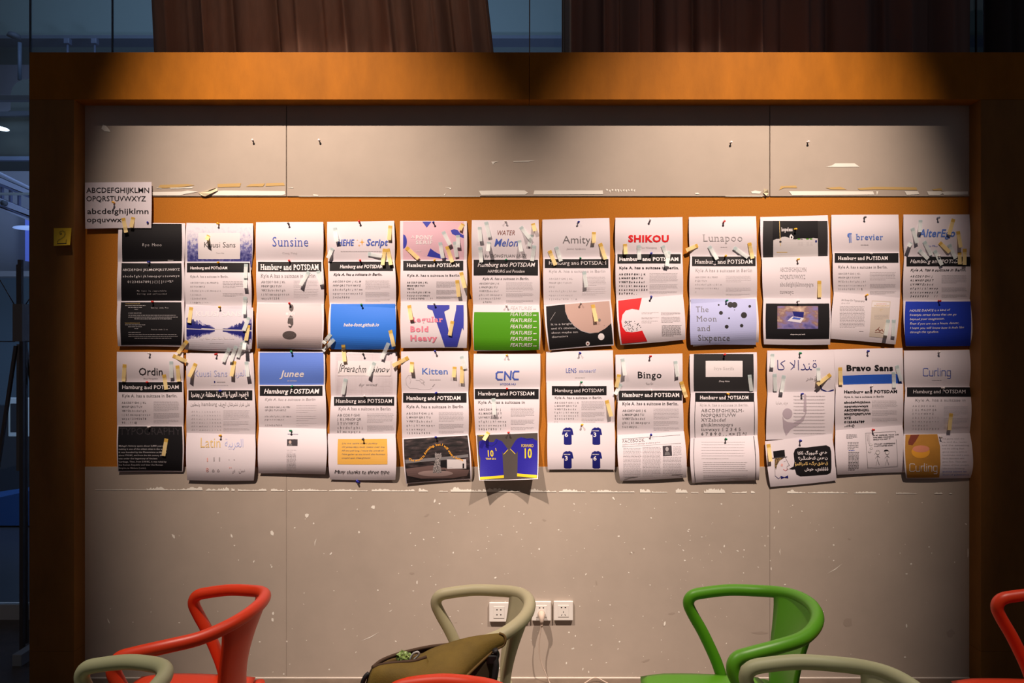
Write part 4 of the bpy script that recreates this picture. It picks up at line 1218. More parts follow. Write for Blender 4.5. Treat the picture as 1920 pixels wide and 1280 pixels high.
s3.L([(878, 992), (898, 1030), (915, 1062), (895, 1068), (893, 1085), (905, 1095), (885, 1105)], 2, 'K').L([(868, 1030), (880, 1024)], 2, 'K').L([(862, 1095), (885, 1108), (895, 1090)], 2.4, 'R').C(850, 1058, 10, 12, 'blush').L([(790, 1005), (792, 1150)], 2, 'K').L([(792, 1150), (822, 1175), (842, 1155)], 3, 'navy')
s3.poly([(840, 1150), (870, 1162), (902, 1145), (905, 1170), (872, 1165), (842, 1176)], 'navy', 4)
s3.poly([(950, 960), (962, 925), (990, 908), (1060, 908), (1230, 888), (1262, 905), (1272, 940), (1275, 1085), (1268, 1125), (1235, 1140), (1010, 1155), (975, 1140), (962, 1095), (940, 1098), (910, 1092), (950, 1070), (958, 1030)], 'K')
for i, (t_, x0, c_) in enumerate((('\u06be\u06d5\u064a \u06af\u0649\u064a\u0648\u0631\u06af \u0626\u0627\u0643\u0627', 985, 'W'), ('\u0646\u06d5\u062f\u0649\u0646 \u0643\u06d5\u0644\u062f\u0649\u06ad\u0649\u0632\u061f', 992, 'W'), ('\u0642\u06d5\u0634\u0642\u06d5\u0631\u06af\u06d5 \u0626\u0627\u0645\u0631\u0627\u0642\u0645\u06c7', 962, 'tan'), ('\u06cb\u06cb\u06cb\u06cb\u0648\u064a\u060c \u062e\u0648\u0634', 1045, 'W'))):
    s3.T(arabic(t_), x0, 1240 + i * 3, 968 + i * 46, 24, c_, 'bold', slope=-8)
LAB += [(s1, 'white title sheet with large thin arabic script'), (s2, 'white sheet with a pale lilac comma shape'), (s3, 'tilted white cartoon sheet with a black speech bubble')]

s1, s2, s3 = trio(1, 11, 'L', ((65, 68), (650, 55)), ((80, 375), (655, 362)), ((75, 762), (650, 718), (92, 1142), (672, 1120)),
                  (('blue', 348, 83), ('white', 377, 385), ('red', 390, 755)), amps=(10, 11, 20))
s1.T('Bravo Sans', 168, 572, 250, 46, 'K', 'black').poly([(137, 293), (628, 278), (642, 358), (142, 370)], 'brightb')
s2.T(HP, 147, 606, 443, 24, 'K', 'black', slope=-3).T(KY[:-1], 150, 492, 482, 15, 'G', 'bold', slope=-4)
for i, (t_, x1) in enumerate(((al[:14], 375), (al[14:], 356), (AL[:12], 365), (AL[12:23], 380), (AL[23:], 208), ('0123456789', 325), ('..:!?-()', 240))):
    s2.T(t_, 150, x1, 530 + i * 33.5, 17, 'K', 'black', slope=-3)
for y0, y1, n in ((508, 568, 7), (592, 632, 5), (655, 685, 4)): s2.par(388, 608, y0, y1, n)
s3.par(168, 262, 798, 830, 4, 'G', 4).par(180, 275, 862, 918, 5, 'G', 4).par(188, 240, 934, 934, 1, 'B', 4).par(185, 278, 950, 1095, 13, 'G', 4.5)
s3.L([(332, 785), (590, 770), (592, 782)], 2.5, 'G').L([(332, 785), (352, 1082), (608, 1068), (595, 840)], 2.5, 'G')
for i, (t_, x0, x1, y) in enumerate((('IN MY DEFENSE, YOUR CAR', 395, 618, 810), ('HAS BEEN OXIDIZING', 398, 576, 828), ('SINCE YOU GOT IT', 400, 548, 846), ("IT'S JUST HAPPENING", 406, 588, 885), ('A LOT FASTER NOW.', 408, 570, 902))):
    s3.T(t_, x0, x1, y, 10, 'K', 'bold', slope=-8)
for cx in (437, 518):
    s3.C(cx, 950, 18, 20, 'G', 3).C(cx, 950, 15, 17, 'W', 4).L([(cx, 970), (cx - 2, 1010), (cx - 16, 1060)], 2.4, 'G').L([(cx - 2, 1010), (cx + 14, 1055)], 2.4, 'G').L([(cx - 20, 1000), (cx, 978), (cx + 18, 995)], 2.4, 'G')
s3.C(510, 940, 20, 14, 'K', 5, a0=-PI, a1=0).L([(412, 965), (425, 940), (450, 938)], 4, 'LG', lay=5)
for (x, y) in ((378, 885), (382, 915), (368, 945)): s3.C(x, y, 14, 9, 'LG', 3).C(x, y, 10, 6, 'W', 4)
for k in range(6): s3.L([(340 + k * 6, 790), (345 + k * 5, 800 + k * 12 + 20), (348 + k * 2, 850 + k * 5)], 1.6, 'LG')
LAB += [(s1, 'white title sheet with black lettering above a blue band'), (s2, 'white sheet with chunky black alphabet and no bar'), (s3, 'white comic sheet with two stick figures')]

s1, s2, s3 = trio(1, 12, 'L', ((662, 78), (1232, 70)), ((678, 390), (1240, 385)), ((662, 792), (1232, 785), (680, 1172), (1255, 1168)),
                  (('white', 958, 95), ('white', 983, 400), ('white', 968, 815)), amps=(9, 16, 24))
cu = {'C': [(38, 6), (34, 0), (6, 0), (0, 6), (0, 54), (6, 60), (34, 60), (38, 54)], 'u': [(0, 18), (0, 54), (5, 60), (24, 60), (28, 54), (28, 18), (28, 60)], 'r': [(0, 18), (0, 60), (0, 26), (6, 18), (18, 18)],
      'l': [(0, -2), (0, 56), (6, 60)], 'i': [(0, 18), (0, 60)], 'n': [(0, 18), (0, 60), (0, 24), (5, 18), (24, 18), (28, 24), (28, 60)], 'g': [(28, 18), (4, 18), (0, 24), (0, 54), (5, 60), (28, 60), (28, 18), (28, 74), (24, 80), (4, 80)]}


def curling(s, x0, y0, k, w, col):
    x = x0
    for ch, adv in zip('Curling', (50, 42, 26, 18, 14, 42, 30)):
        s.L([(x + a * k, y0 + b * k) for a, b in cu[ch]], w, col)
        if ch == 'i': s.C(x, y0 + 4 * k, w * .6, w * .6, col, 3)
        x += adv * k


curling(s1, 828, 230, 1.06, 5, 'B')
s1.par(902, 988, 331, 331, 1, 'LL', 4)
specimen(s2, (688, 392, 1236, 474), (738, 1192, 444, 30, 'thin'), (755, 1192, 514, 24, 'hair', 'G', 'Kyle A. has a suitcase in'),
         (['ABCDEFGHI', 'JKLMNOPQR', 'STUVWXYZ', 'abcdefghij', 'klmnopqrst', 'uvwxyz', '1234567890'], 735, 975, 560, 32.5, 14, 'thin', 'G'), (1005, 1215, [(556, 628, 8), (658, 700, 5), (730, 745, 3)], 'LL'), barc='K')
s3.poly([(675, 798), (948, 793), (972, 900), (975, 1050), (965, 1165), (690, 1168)], 'amber').poly([(720, 800), (795, 798), (765, 850), (735, 890), (700, 885), (698, 860)], 'maroon', 2).C(805, 945, 78, 55, 'orange', 2).C(808, 920, 72, 30, 'peach', 3)
curling(s3, 712, 1048, 1.06, 6, 'W')
for i, t_ in enumerate(('The game with the', 'ice and the rocks', 'and the sweeping', 'and the yelling. Each', 'game starts with a', 'handshake and a coin', 'flip to determine who', 'goes first. Then two', 'teams of four people', 'take turns throwing', 'granite stones on', 'sheet of pebbled ice')):
    s3.T(t_, 980 + min(i, 4) * 3, 1180 + (i % 3) * 20, 838 + i * 28, 13, 'LG' if i < 10 else 'B', 'thin')
LAB += [(s1, 'white title sheet with boxy blue lettering'), (s2, 'white specimen sheet with boxy light lettering'), (s3, 'sheet half amber picture and half text')]

ORD = ['', 'first', 'second', 'third', 'fourth', 'fifth', 'sixth', 'seventh', 'eighth', 'ninth', 'tenth', 'eleventh', 'last']
POS = ['top', 'middle', 'bottom']
for s, look in LAB:
    s.build('printed_sheet', f"{look}, {POS[s.pos]} of {ORD[s.col]} column, {('upper', 'lower')[s.row]} row", 'sheet', f"printed sheets of the {('upper', 'lower')[s.row]} row")

# lettered sheet in the corner
cs = Sheet('M', (635, 20), (1775, 10), (640, 810), (1770, 800), amp=5, d0=11, curl=None)
cs.pin = ('yellow', 1140, 372)
cs.T('ABCDEFGHIJKLMN', 660, 1745, 195, 88, 'K', 'sans').T('OPQRSTUVWXYZ', 655, 1680, 340, 88, 'K', 'sans').T('abcdefghijklmn', 672, 1735, 556, 92, 'K', 'sans').T('opquvwx', 665, 1265, 697, 86, 'K', 'sans')
cs.build('printed_sheet', 'white sheet with large black alphabet in the corner beside the wooden post', 'sheet', None)
cs.row, cs.col, cs.pos = -1, 0, 0

# ------------------------------------------------------------ push pins
PC = {'red': (0.62, 0.02, 0.015), 'blue': (0.015, 0.02, 0.30), 'yellow': (0.85, 0.42, 0.02), 'white': (0.74, 0.68, 0.68), 'green': (0.01, 0.22, 0.09), 'dark': (0.10, 0.09, 0.09), 'grey': (0.20, 0.22, 0.30)}
steel = mat('pin_steel', (0.6, 0.6, 0.6), 0.3, metal=1)
PINS = {}


def make_pin(col):
    prof = [(0.0, 0.017), (0.0046, 0.0168), (0.0050, 0.0158), (0.0046, 0.0148), (0.0027, 0.0135), (0.0025, 0.0080), (0.0042, 0.0058), (0.0046, 0.0048), (0.0040, 0.0042), (0.0006, 0.0040), (0.0006, 0.0)]
    seg = 10
    vs, fs, mi = [], [], []
    for r, d in prof:
        for k in range(seg):
            a = 2 * PI * k / seg
            vs.append((r * math.cos(a), -d, r * math.sin(a)))
    for i in range(len(prof) - 1):
        for k in range(seg):
            k2 = (k + 1) % seg
            fs.append((i * seg + k, (i + 1) * seg + k, (i + 1) * seg + k2, i * seg + k2)); mi.append(1 if i >= 9 else 0)
    o = mesh_obj('push_pin', vs, fs, [mat('pin_' + col, PC[col], 0.25), steel], midx=mi, smooth=True)
    return o


def put_pin(col, px, py, depth, label, group, tilt=(0, 0)):
    if col not in PINS:
        PINS[col] = make_pin(col); o = PINS[col]
    else:
        o = PINS[col].copy(); C.objects.link(o)
    o.location = P(px, py, -depth)
    o.rotation_euler = (tilt[0], 0, tilt[1])
    tag(o, label, 'push pin', group)
    return o


SHADE = {'dark': 'dark grey', 'grey': 'blue grey'}
for s, look in LAB:
    c, x, y = s.pin
    px, py = bpx(s.blk, x, y)
    inside, u, v = s.cont(px, py)
    put_pin(c, px, py, s.depth(u, max(v, 0.01)) - 0.001, f"{SHADE.get(c, c)} push pin in the {POS[s.pos]} sheet of {ORD[s.col]} column, {('upper', 'lower')[s.row]} row", 'push pins holding the sheets', (R.uniform(-.3, .15), R.uniform(-.25, .25)))
px, py = bpx('M', *cs.pin[1:])
put_pin('yellow', px, py, 0.0135, 'yellow push pin in the middle of the corner alphabet sheet', 'push pins holding the sheets', (-.1, .1))
for (x, y, w) in ((475, 264, 'grey panel above the second column, just before the seam'), (599, 264, 'grey panel above the fourth column, just past the seam'), (1369, 268, 'grey panel above the ninth column'), (1513, 267, 'grey panel above the gap of tenth and eleventh columns')):
    put_pin('white', x, y, -0.004, 'white push pin alone in the ' + w, 'push pins in the bare grey panels', (0.0, 0.1))
put_pin('blue', 668, 903, -0.004, 'blue push pin under the handwritten thanks sheet, first of two', 'push pins in the bare grey panels', (-0.5, 0.5))
put_pin('blue', 675, 904, -0.004, 'blue push pin under the handwritten thanks sheet, second of two', 'push pins in the bare grey panels', (-0.3, -0.5))
put_pin('white', 1695, 883, 0.0, 'white push pin between the last two columns of the lower row', 'push pins in the bare grey panels', (0, 0))

# ------------------------------------------------------------ sticky flags
yel = mat('flag_yellow', (0.92, 0.72, 0.34), 0.6, trans=0.25)
yeld = mat('flag_yellow_band', (0.78, 0.50, 0.10), 0.5, trans=0.2)
blu = mat('flag_pale', (0.80, 0.86, 0.86), 0.5, trans=0.35)
blud = mat('flag_pale_band', (0.58, 0.70, 0.71), 0.5, trans=0.3)
FLAGS = [
    ('A', 'y', 305, 295, 325, 398), ('A', 'y', 376, 290, 360, 362), ('A', 'y', 908, 418, 893, 450), ('A', 'y', 785, 925, 770, 1035), ('A', 'w', 1172, 620, 1167, 720), ('A', 'w', 1168, 705, 1165, 790), ('A', 'w', 1166, 850, 1158, 975),
    ('A', 'w', 1192, 995, 1155, 1090), ('A', 'y', 1190, 1050, 1172, 1160), ('A', 'y', 757, 1163, 690, 1250),
    ('G', 'y', 522, 122, 640, 170), ('G', 'y', 108, 195, 98, 342), ('G', 'w', 508, 168, 508, 310), ('G', 'y', 560, 205, 572, 342), ('G', 'y', 446, 283, 464, 412), ('G', 'y', 718, 188, 660, 303), ('G', 'w', 1007, 58, 952, 172),
    ('G', 'w', 1065, 38, 1015, 172), ('G', 'w', 1122, 5, 1075, 135), ('G', 'y', 1050, 168, 1022, 297), ('G', 'w', 1152, 172, 1162, 302), ('G', 'y', 466, 832, 440, 980), ('G', 'w', 1140, -10, 1130, 70),
    ('B', 'w', 728, 308, 685, 397), ('B', 'w', 748, 125, 768, 250), ('B', 'y', 1241, 108, 1230, 235), ('B', 'y', 1192, 313, 1172, 458), ('B', 'y', 1218, 313, 1246, 458), ('B', 'w', 1042, 360, 1168, 378), ('B', 'w', 518, 515, 442, 638),
    ('B', 'w', 598, 510, 628, 632), ('B', 'w', 712, 1072, 645, 1155), ('B', 'w', 742, 1118, 642, 1220), ('B', 'y', 1240, 1038, 1272, 1182),
    ('H', 'y', 793, 28, 805, 172), ('H', 'w', 1182, 12, 1122, 148), ('H', 'w', 815, 318, 788, 452), ('H', 'w', 1062, 178, 1008, 295), ('I', 'y', 118, 138, -18, 208),
    ('C', 'y', 608, 92, 578, 145), ('C', 'w', 430, 160, 492, 280), ('C', 'w', 562, 192, 565, 302), ('C', 'w', 404, 255, 428, 398), ('C', 'w', 532, 250, 552, 388), ('C', 'y', 464, 292, 512, 433), ('C', 'y', 103, 303, 212, 402),
    ('C', 'y', 590, 522, 624, 662), ('C', 'y', 555, 592, 570, 740), ('C', 'y', 128, 816, 147, 945), ('C', 'y', 514, 955, 488, 1085),
    ('C', 'w', 755, 118, 762, 248), ('C', 'w', 812, 75, 842, 213), ('C', 'w', 838, 252, 828, 335), ('C', 'w', 760, 298, 770, 435), ('C', 'w', 1120, 118, 1200, 220), ('C', 'w', 1216, 188, 1194, 293), ('C', 'w', 1106, 238, 1126, 338),
    ('C', 'w', 1241, 283, 1221, 423), ('C', 'y', 1229, 88, 1248, 156),
    ('D', 'y', 96, 330, 150, 460), ('D', 'w', 156, 296, 198, 425), ('D', 'y', 492, 165, 490, 262), ('D', 'y', 547, 265, 595, 408), ('D', 'w', 404, 515, 424, 655), ('D', 'y', 481, 810, 513, 960), ('D', 'y', 768, 270, 774, 362),
    ('D', 'w', 890, 280, 895, 412), ('D', 'w', 1102, 285, 1148, 395), ('D', 'w', 1160, 335, 1138, 468), ('E', 'y', 135, 283, 32, 328), ('E', 'w', 236, 290, 308, 408), ('E', 'w', 455, 303, 580, 390), ('E', 'y', 593, 260, 622, 400), ('E', 'y', 1215, 598, 1218, 746),
    ('F', 'w', 805, 102, 800, 205), ('F', 'w', 734, 170, 777, 298), ('F', 'y', 1088, 92, 1048, 228), ('F', 'y', 1126, 198, 1150, 337), ('F', 'w', 725, 295, 702, 330), ('F', 'w', 836, 284, 897, 402), ('F', 'w', 792, 360, 870, 435),
    ('F', 'w', 925, 362, 988, 488), ('F', 'y', 968, 295, 1055, 377), ('F', 'w', 1050, 310, 1105, 432), ('F', 'y', 1184, 348, 1182, 487), ('F', 'y', 1140, 378, 1142, 482), ('F', 'w', 529, 955, 506, 1092), ('F', 'w', 576, 955, 571, 1098),
    ('I', 'y', 149, 176, 143, 264), ('I', 'y', 514, 216, 506, 306), ('I', 'y', 579, 212, 574, 357), ('I', 'w', 572, 125, 602, 235), ('I', 'w', 846, 486, 856, 628), ('I', 'y', 804, 776, 764, 845),
    ('J', 'y', 583, 503, 622, 642), ('J', 'w', 718, 145, 740, 290), ('J', 'w', 1172, 165, 1192, 300), ('J', 'y', 690, 282, 666, 393), ('J', 'w', 705, 362, 656, 455), ('J', 'y', 1222, 342, 1264, 478),
    ('K', 'w', 573, 285, 590, 425), ('K', 'w', 770, 105, 768, 222), ('K', 'w', 788, 275, 797, 425), ('K', 'w', 868, 290, 848, 435), ('K', 'w', 1162, 225, 1168, 335), ('K', 'y', 1268, 282, 1155, 370), ('K', 'y', 735, 878, 755, 1028),
    ('L', 'y', 116, 222, 122, 370), ('L', 'w', 574, 260, 580, 395), ('L', 'w', 600, 205, 640, 338), ('L', 'y', 1068, 615, 1052, 760),
]


def surf(px, py):
    """depth of the topmost sheet at a pixel, and that sheet"""
    best, bs = 0.001, None
    for s in SHEETS:
        ok, u, v = s.cont(px, py)
        if ok:
            d = s.depth(u, v)
            if bs is None or s.order > bs.order or s is cs:
                best, bs = max(d, best), s
    return best, bs


FL = []
for k, (b, c, x0, y0, x1, y1) in enumerate(FLAGS):
    p0 = Vector(bpx(b, x0, y0)); p1 = Vector(bpx(b, x1, y1))
    ln = (p1 - p0).length
    n = 10
    t = (p1 - p0).normalized()
    w = 3.6
    nrm = Vector((-t.y, t.x))
    r = random.Random(k)
    lift = r.uniform(0.004, 0.020) * (1.0 if ln > 20 else 1.7)
    d0, s0 = surf(*(p0 + t * 2))
    vs, fs, mi = [], [], []
    prevd = 0
    for i in range(n + 1):
        f = i / n
        c0 = p0 + t * ln * f
        base = max([surf(*(c0 + nrm * e))[0] for e in (-w, 0, w)])
        g = max(0, (f - 0.22) / 0.78)
        d = max(base + 0.0012, d0 + 0.0012 if f < 0.3 else 0) + lift * (g ** 1.3) * (1 - 0.25 * g)
        for e in (-1, 1):
            q = c0 + nrm * w * e
            vs.append(P(q.x, q.y, -(d + 0.0006 * e * r.uniform(-1, 1) * g)))
    for i in range(n):
        fs.append((2 * i, 2 * i + 1, 2 * i + 3, 2 * i + 2)); mi.append(1 if i < 2 else 0)
    o = mesh_obj('sticky_flag', vs, fs, [yel, yeld] if c == 'y' else [blu, blud], midx=mi, smooth=True)
    ctr = vs[0].copy()
    o.data.transform(Matrix.Translation(-ctr)); o.location = ctr
    FL.append((o, c, s0, p0.x, p0.y))
from collections import defaultdict
byk = defaultdict(list)
for f in FL:
    s0 = f[2] or SHEETS[0]
    byk[(f[1], s0.order)].append(f)
for (c, od), fl in byk.items():
    s0 = SHEETS[od]
    fl.sort(key=lambda f: f[3] + f[4] * 0.01)
    cn = 'yellow' if c == 'y' else 'pale blue'
    if s0 is cs:
        where = 'corner alphabet sheet'
    else:
        where = f"{POS[s0.pos]} sheet of {ORD[s0.col]} column, {('upper', 'lower')[s0.row]} row"
    for i, f in enumerate(fl):
        if len(fl) == 1: lab = f"only {cn} sticky flag on the {where}"
        else: lab = f"{cn} sticky flag, {ORD[i + 1]} from left, {where}"
        tag(f[0], lab, 'sticky flag', f'{cn} sticky flags on the sheets')

# yellow note with the number on the post
note = Sheet('M', (100, 800), (405, 797), (98, 1105), (378, 1090), amp=4, d0=75.5)
note.g = {}
two = [(195, 905), (190, 870), (215, 845), (260, 838), (300, 860), (312, 905), (295, 950), (250, 985), (185, 1018), (165, 1045), (165, 1062)]
nv = []


def note_line(pts, w, lay=3):
    vs, fs = [], []
    for (x0, y0), (x1, y1) in zip(pts, pts[1:]):
        dx, dy = x1 - x0, y1 - y0
        l = math.hypot(dx, dy); dx, dy = dx / l * w / 2, dy / l * w / 2
        n = len(vs)
        vs += [(x0 - dx - dy, y0 - dy + dx), (x1 + dx - dy, y1 + dy + dx), (x1 + dx + dy, y1 + dy - dx), (x0 - dx + dy, y0 - dy - dx)]
        fs.append((n, n + 1, n + 2, n + 3))
    x0, y0, sc = BLK['M']
    return [((x - 100) / 303, (y - 798) / 300) for x, y in vs], fs


def note_S(u, v, off=0):
    x0, y0, sc = BLK['M']
    TL, TR, BL, BR = (100, 802), (403, 798), (98, 1103), (378, 1090)
    a = Vector(TL).lerp(Vector(TR), u); b = Vector(BL).lerp(Vector(BR), u)
    p = a.lerp(b, v)
    d = 0.0755 + 0.030 * max(0, v - 0.1) ** 1.6 + off
    return P(x0 + p.x / sc, y0 + p.y / sc, -d)


SHEETS.remove(note)
vs = [note_S(i / 4, j / 8) for j in range(9) for i in range(5)]
fs = [(j * 5 + i, (j + 1) * 5 + i, (j + 1) * 5 + i + 1, j * 5 + i + 1) for j in range(8) for i in range(4)]
no = mesh_obj('sticky_note', vs, fs, mat('note_yellow', (0.90, 0.58, 0.02), 0.6), smooth=True)
tag(no, 'square yellow sticky note with an outlined 2 on the dark wooden post', 'note')
V, F, MI = [], [], []
for pts, w, mi in (([(215, 905), (200, 880), (215, 858), (255, 850), (290, 868), (300, 905), (285, 945), (240, 978), (188, 1005), (172, 1030), (172, 1062), (320, 1062), (330, 1010)], 17, 0),
                   ([(215, 905), (200, 880), (215, 858), (255, 850), (290, 868), (300, 905), (285, 945), (240, 978), (188, 1005), (175, 1035), (175, 1055), (318, 1055), (330, 1012)], 7, 1),
                   ([(150, 1070), (335, 1070)], 6, 0), ([(228, 885), (232, 905), (215, 908)], 14, 0)):
    a, f = note_line(pts, w)
    n = len(V)
    for u, v in a: V.append(note_S(u, v, 0.0004 + 0.0003 * mi))
    F += [tuple(i + n for i in q) for q in f]; MI += [mi] * len(f)
mesh_obj('print', V, F, [ink('K2'), mat('note_yellow', (0, 0, 0))], no, midx=MI)

bpy.data.objects.remove(_fo)
bpy.data.curves.remove(_fc)

# ------------------------------------------------------------ sockets, plug, cable
slotm = blackm


def socket(cx, cy, kind, label):
    h = 0.0428
    c = P(cx, cy, 0)
    t = empty('wall_socket', (c.x, 0, c.z)); tag(t, label, 'socket', 'wall sockets in a line low on the grey panel')
    box('back_box', -h + .002, h - .002, -0.004, 0.0, -h + .002, h - .002, mat('socket_back', (0.35, 0.33, 0.32)), t)
    box('faceplate', -h, h, -0.0125, -0.004, -h, h, whitepl, t, bev=0.0022)
    box('socket_insert', -0.024, 0.024, -0.0140, -0.0125, -0.026, 0.026, whitepl, t, bev=0.0007)

    def slot(x, z, w, hh, ang=0.0):
        bm = box_bm(-w / 2, w / 2, -0.0144, -0.0136, -hh / 2, hh / 2)
        bmesh.ops.rotate(bm, verts=bm.verts[:], matrix=Matrix.Rotation(ang, 3, 'Y'))
        bmesh.ops.translate(bm, verts=bm.verts[:], vec=(x, 0, z))
        bm_obj('pin_slot', bm, slotm, t)
    if kind == 4:
        for z in (0.012, -0.010):
            for x in (-0.0085, 0.0085): slot(x, z, 0.006, 0.004)
    elif kind == 5:
        for x in (-0.0085, 0.0085): slot(x, 0.016, 0.006, 0.004)
        slot(0, -0.004, 0.0025, 0.007); slot(-0.0075, -0.017, 0.0022, 0.007, 0.5); slot(0.0075, -0.017, 0.0022, 0.007, -0.5)
    return t


socket(935.5, 1145.5, 4, 'white socket plate with four round holes, seen through the cream chair rail')
socket(974.5, 1144.5, 4, 'white socket plate mostly hidden behind the back of the cream chair')
socket(1015, 1143.5, 5, 'white socket plate with the plug and cable in it')
socket(1056, 1143, 5, 'white empty socket plate, last of the row')
plugm = mat('plug_plastic', (0.50, 0.40, 0.33), 0.6, spec=0.2)
pc = P(1015, 1148, 0)
pl = empty('power_plug', (pc.x, -0.0145, pc.z)); tag(pl, 'cream power plug in the third wall socket with its cable hanging down', 'plug')
pts = [Vector((0, 0, 0)), Vector((0, -0.012, 0)), Vector((0, -0.02, -0.001)), Vector((0, -0.030, -0.008)), Vector((0, -0.032, -0.020)), Vector((0, -0.031, -0.032))]
tube_obj('plug_body', pts, [0.0165, 0.0165, 0.015, 0.0115, 0.008, 0.0055], plugm, pl, 14)
tube_obj('strain_relief', [(0, -0.031, -0.030), (0, -0.031, -0.038), (0, -0.0305, -0.046)], [0.0052, 0.0046, 0.0032], plugm, pl, 10)
cp = catmull([P(1015, 1166, -0.046), P(1014, 1180, -0.044), P(1011, 1205, -0.040), P(1012, 1228, -0.038), P(1017, 1248, -0.040), P(1024, 1264, -0.045), P(1032, 1282, -0.055), P(1045, 1300, -0.10), (P(1060, 1300, -0.14).x, -0.15, 0.004),
              (P(1080, 1290, -0.10).x, -0.11, 0.004), (P(1098, 1275, -0.05).x, -0.06, 0.012), (P(1116, 1270, -0.03).x, -0.035, 0.020), (P(1135, 1276, -0.04).x, -0.05, 0.008), (P(1165, 1290, -0.1).x, -0.12, 0.004), (0.62, -0.25, 0.004)], 6)
tube_obj('cable', [p - pl.location for p in cp], 0.0024, plugm, pl, 8)


# ------------------------------------------------------------ chairs
def chair(X, Zc, col, label, rz=0.0):
    """armchair facing -x; X = seat centre, Zc = distance from the camera"""
    m = mat(*col)
    c = empty('armchair', (X, Zc - DIST, 0)); tag(c, label, 'chair', 'plastic armchairs in two rows before the board')
    r = 0.0172
    half = [(0.05, 0.205, 0.468), (0.032, 0.208, 0.520), (-0.005, 0.212, 0.600), (-0.036, 0.214, 0.655), (-0.050, 0.213, 0.690), (-0.038, 0.210, 0.715), (0.0, 0.206, 0.726), (0.07, 0.194, 0.738), (0.14, 0.167, 0.746), (0.190, 0.125, 0.757), (0.222, 0.070, 0.766), (0.234, 0, 0.770)]
    pts = [Vector(p) for p in half] + [Vector((p[0], -p[1], p[2])) for p in half[-2::-1]]
    path = catmull(pts, 5)
    v, f = tube(path, r, 16)
    mesh_obj('arm_rail', v, f, m, c, smooth=True)
    # backrest panel: rows from the rail down to the seat
    rows_ = []
    N, M = 18, 12
    for j in range(N + 1):
        t = j / N
        hw = 0.084 + 0.038 * (1 - t) ** 2.6
        xc = 0.234 - 0.076 * math.sin(min(1, t * 1.15) * PI / 2) + 0.012 * t
        row = []
        for i in range(M + 1):
            s = -1 + 2 * i / M
            y = s * hw
            q = abs(y) / 0.118
            z = 0.768 - (0.768 - 0.466) * t - 0.010 * q * q * (1 - t)
            row.append(Vector((xc - 0.047 * q ** 2.0 * (0.35 + 0.65 * (1 - t)), y, z)))
        rows_.append(row)
    vs, fs = [], []
    th = 0.011
    for side in (0, 1):
        for row in rows_:
            for i, p in enumerate(row):
                e = abs(-1 + 2 * i / M) ** 4
                vs.append(p + Vector(((th * (1 - 0.45 * e)) * (1 if side else -1), 0, 0)))
    S_ = (N + 1) * (M + 1)
    W_ = M + 1
    for j in range(N):
        for i in range(M):
            a = j * W_ + i
            fs.append((a, a + 1, a + W_ + 1, a + W_))
            fs.append((S_ + a, S_ + a + W_, S_ + a + W_ + 1, S_ + a + 1))
        for i in (0, M):
            a = j * W_ + i
            q = (a, a + W_, S_ + a + W_, S_ + a)
            fs.append(q if i == 0 else q[::-1])
    mesh_obj('backrest', vs, fs, m, c, smooth=True)
    # seat: rounded dished slab
    bm = bmesh.new()
    G = 14
    top, bot = {}, {}
    for i in range(G + 1):
        for j in range(G + 1):
            a, b = -1 + 2 * i / G, -1 + 2 * j / G
            # squircle mapping
            k = 0.50
            x = a * math.sqrt(1 - k * 0.28 * b * b * a * a)
            y = b * math.sqrt(1 - k * 0.28 * a * a * b * b)
            wid = 0.212 - 0.02 * (x + 1) / 2
            X_, Y_ = -0.024 + x * 0.192, y * wid
            rr = max(abs(a), abs(b))
            z = 0.488 - 0.012 * (1 - rr ** 2) - 0.010 * max(0, rr - 0.86) / 0.14
            if a < -0.6: z -= 0.006 * (-a - 0.6) / 0.4
            top[i, j] = bm.verts.new((X_, Y_, z))
            bot[i, j] = bm.verts.new((X_ * 0.97, Y_ * 0.97, 0.460 + 0.004 * rr))
    for i in range(G):
        for j in range(G):
            bm.faces.new((top[i, j], top[i + 1, j], top[i + 1, j + 1], top[i, j + 1]))
            bm.faces.new((bot[i, j], bot[i, j + 1], bot[i + 1, j + 1], bot[i + 1, j]))
    for k in range(G):
        for (p, q) in (((k, 0), (k + 1, 0)), ((k + 1, G), (k, G)), ((0, k + 1), (0, k)), ((G, k), (G, k + 1))):
            bm.faces.new((top[q], top[p], bot[p], bot[q]))
    bm_obj('seat', bm, m, c, smooth=True)
    for sx, sy in ((-1, 1), (-1, -1), (1, 1), (1, -1)):
        p0 = Vector((sx * 0.165, sy * 0.165, 0.468)); p1 = Vector((sx * 0.215, sy * 0.205, 0.0))
        tube_obj('leg', [p0, p0.lerp(p1, .3), p0.lerp(p1, .7), p1], [0.021, 0.019, 0.016, 0.0135], m, c, 12)
    c.rotation_euler[2] = rz
    return c


redc = ('red_plastic', (0.66, 0.040, 0.006), 0.42)
grnc = ('green_plastic', (0.085, 0.30, 0.008), 0.42)
crmc = ('cream_plastic', (0.44, 0.40, 0.24), 0.5)
palc = ('pale_green_plastic', (0.33, 0.35, 0.20), 0.5)
chair(-0.935, 1.900, redc, 'red armchair before the grey wall, next to the wooden post on the left')
chair(-0.185, 1.900, crmc, 'cream armchair in front of the wall sockets with the olive bag on it')
chair(0.596, 1.900, grnc, 'bright green armchair standing before the grey wall')
chair(1.530, 1.870, redc, 'red armchair cut off by the right edge of the photo')
chair(-0.985, 1.43, palc, 'pale green armchair in front of the leftmost red armchair')
chair(-0.226, 1.335, redc, 'red armchair in front of the olive bag, only its rail showing')
chair(0.613, 1.43, palc, 'pale green armchair in front of the bright green armchair')

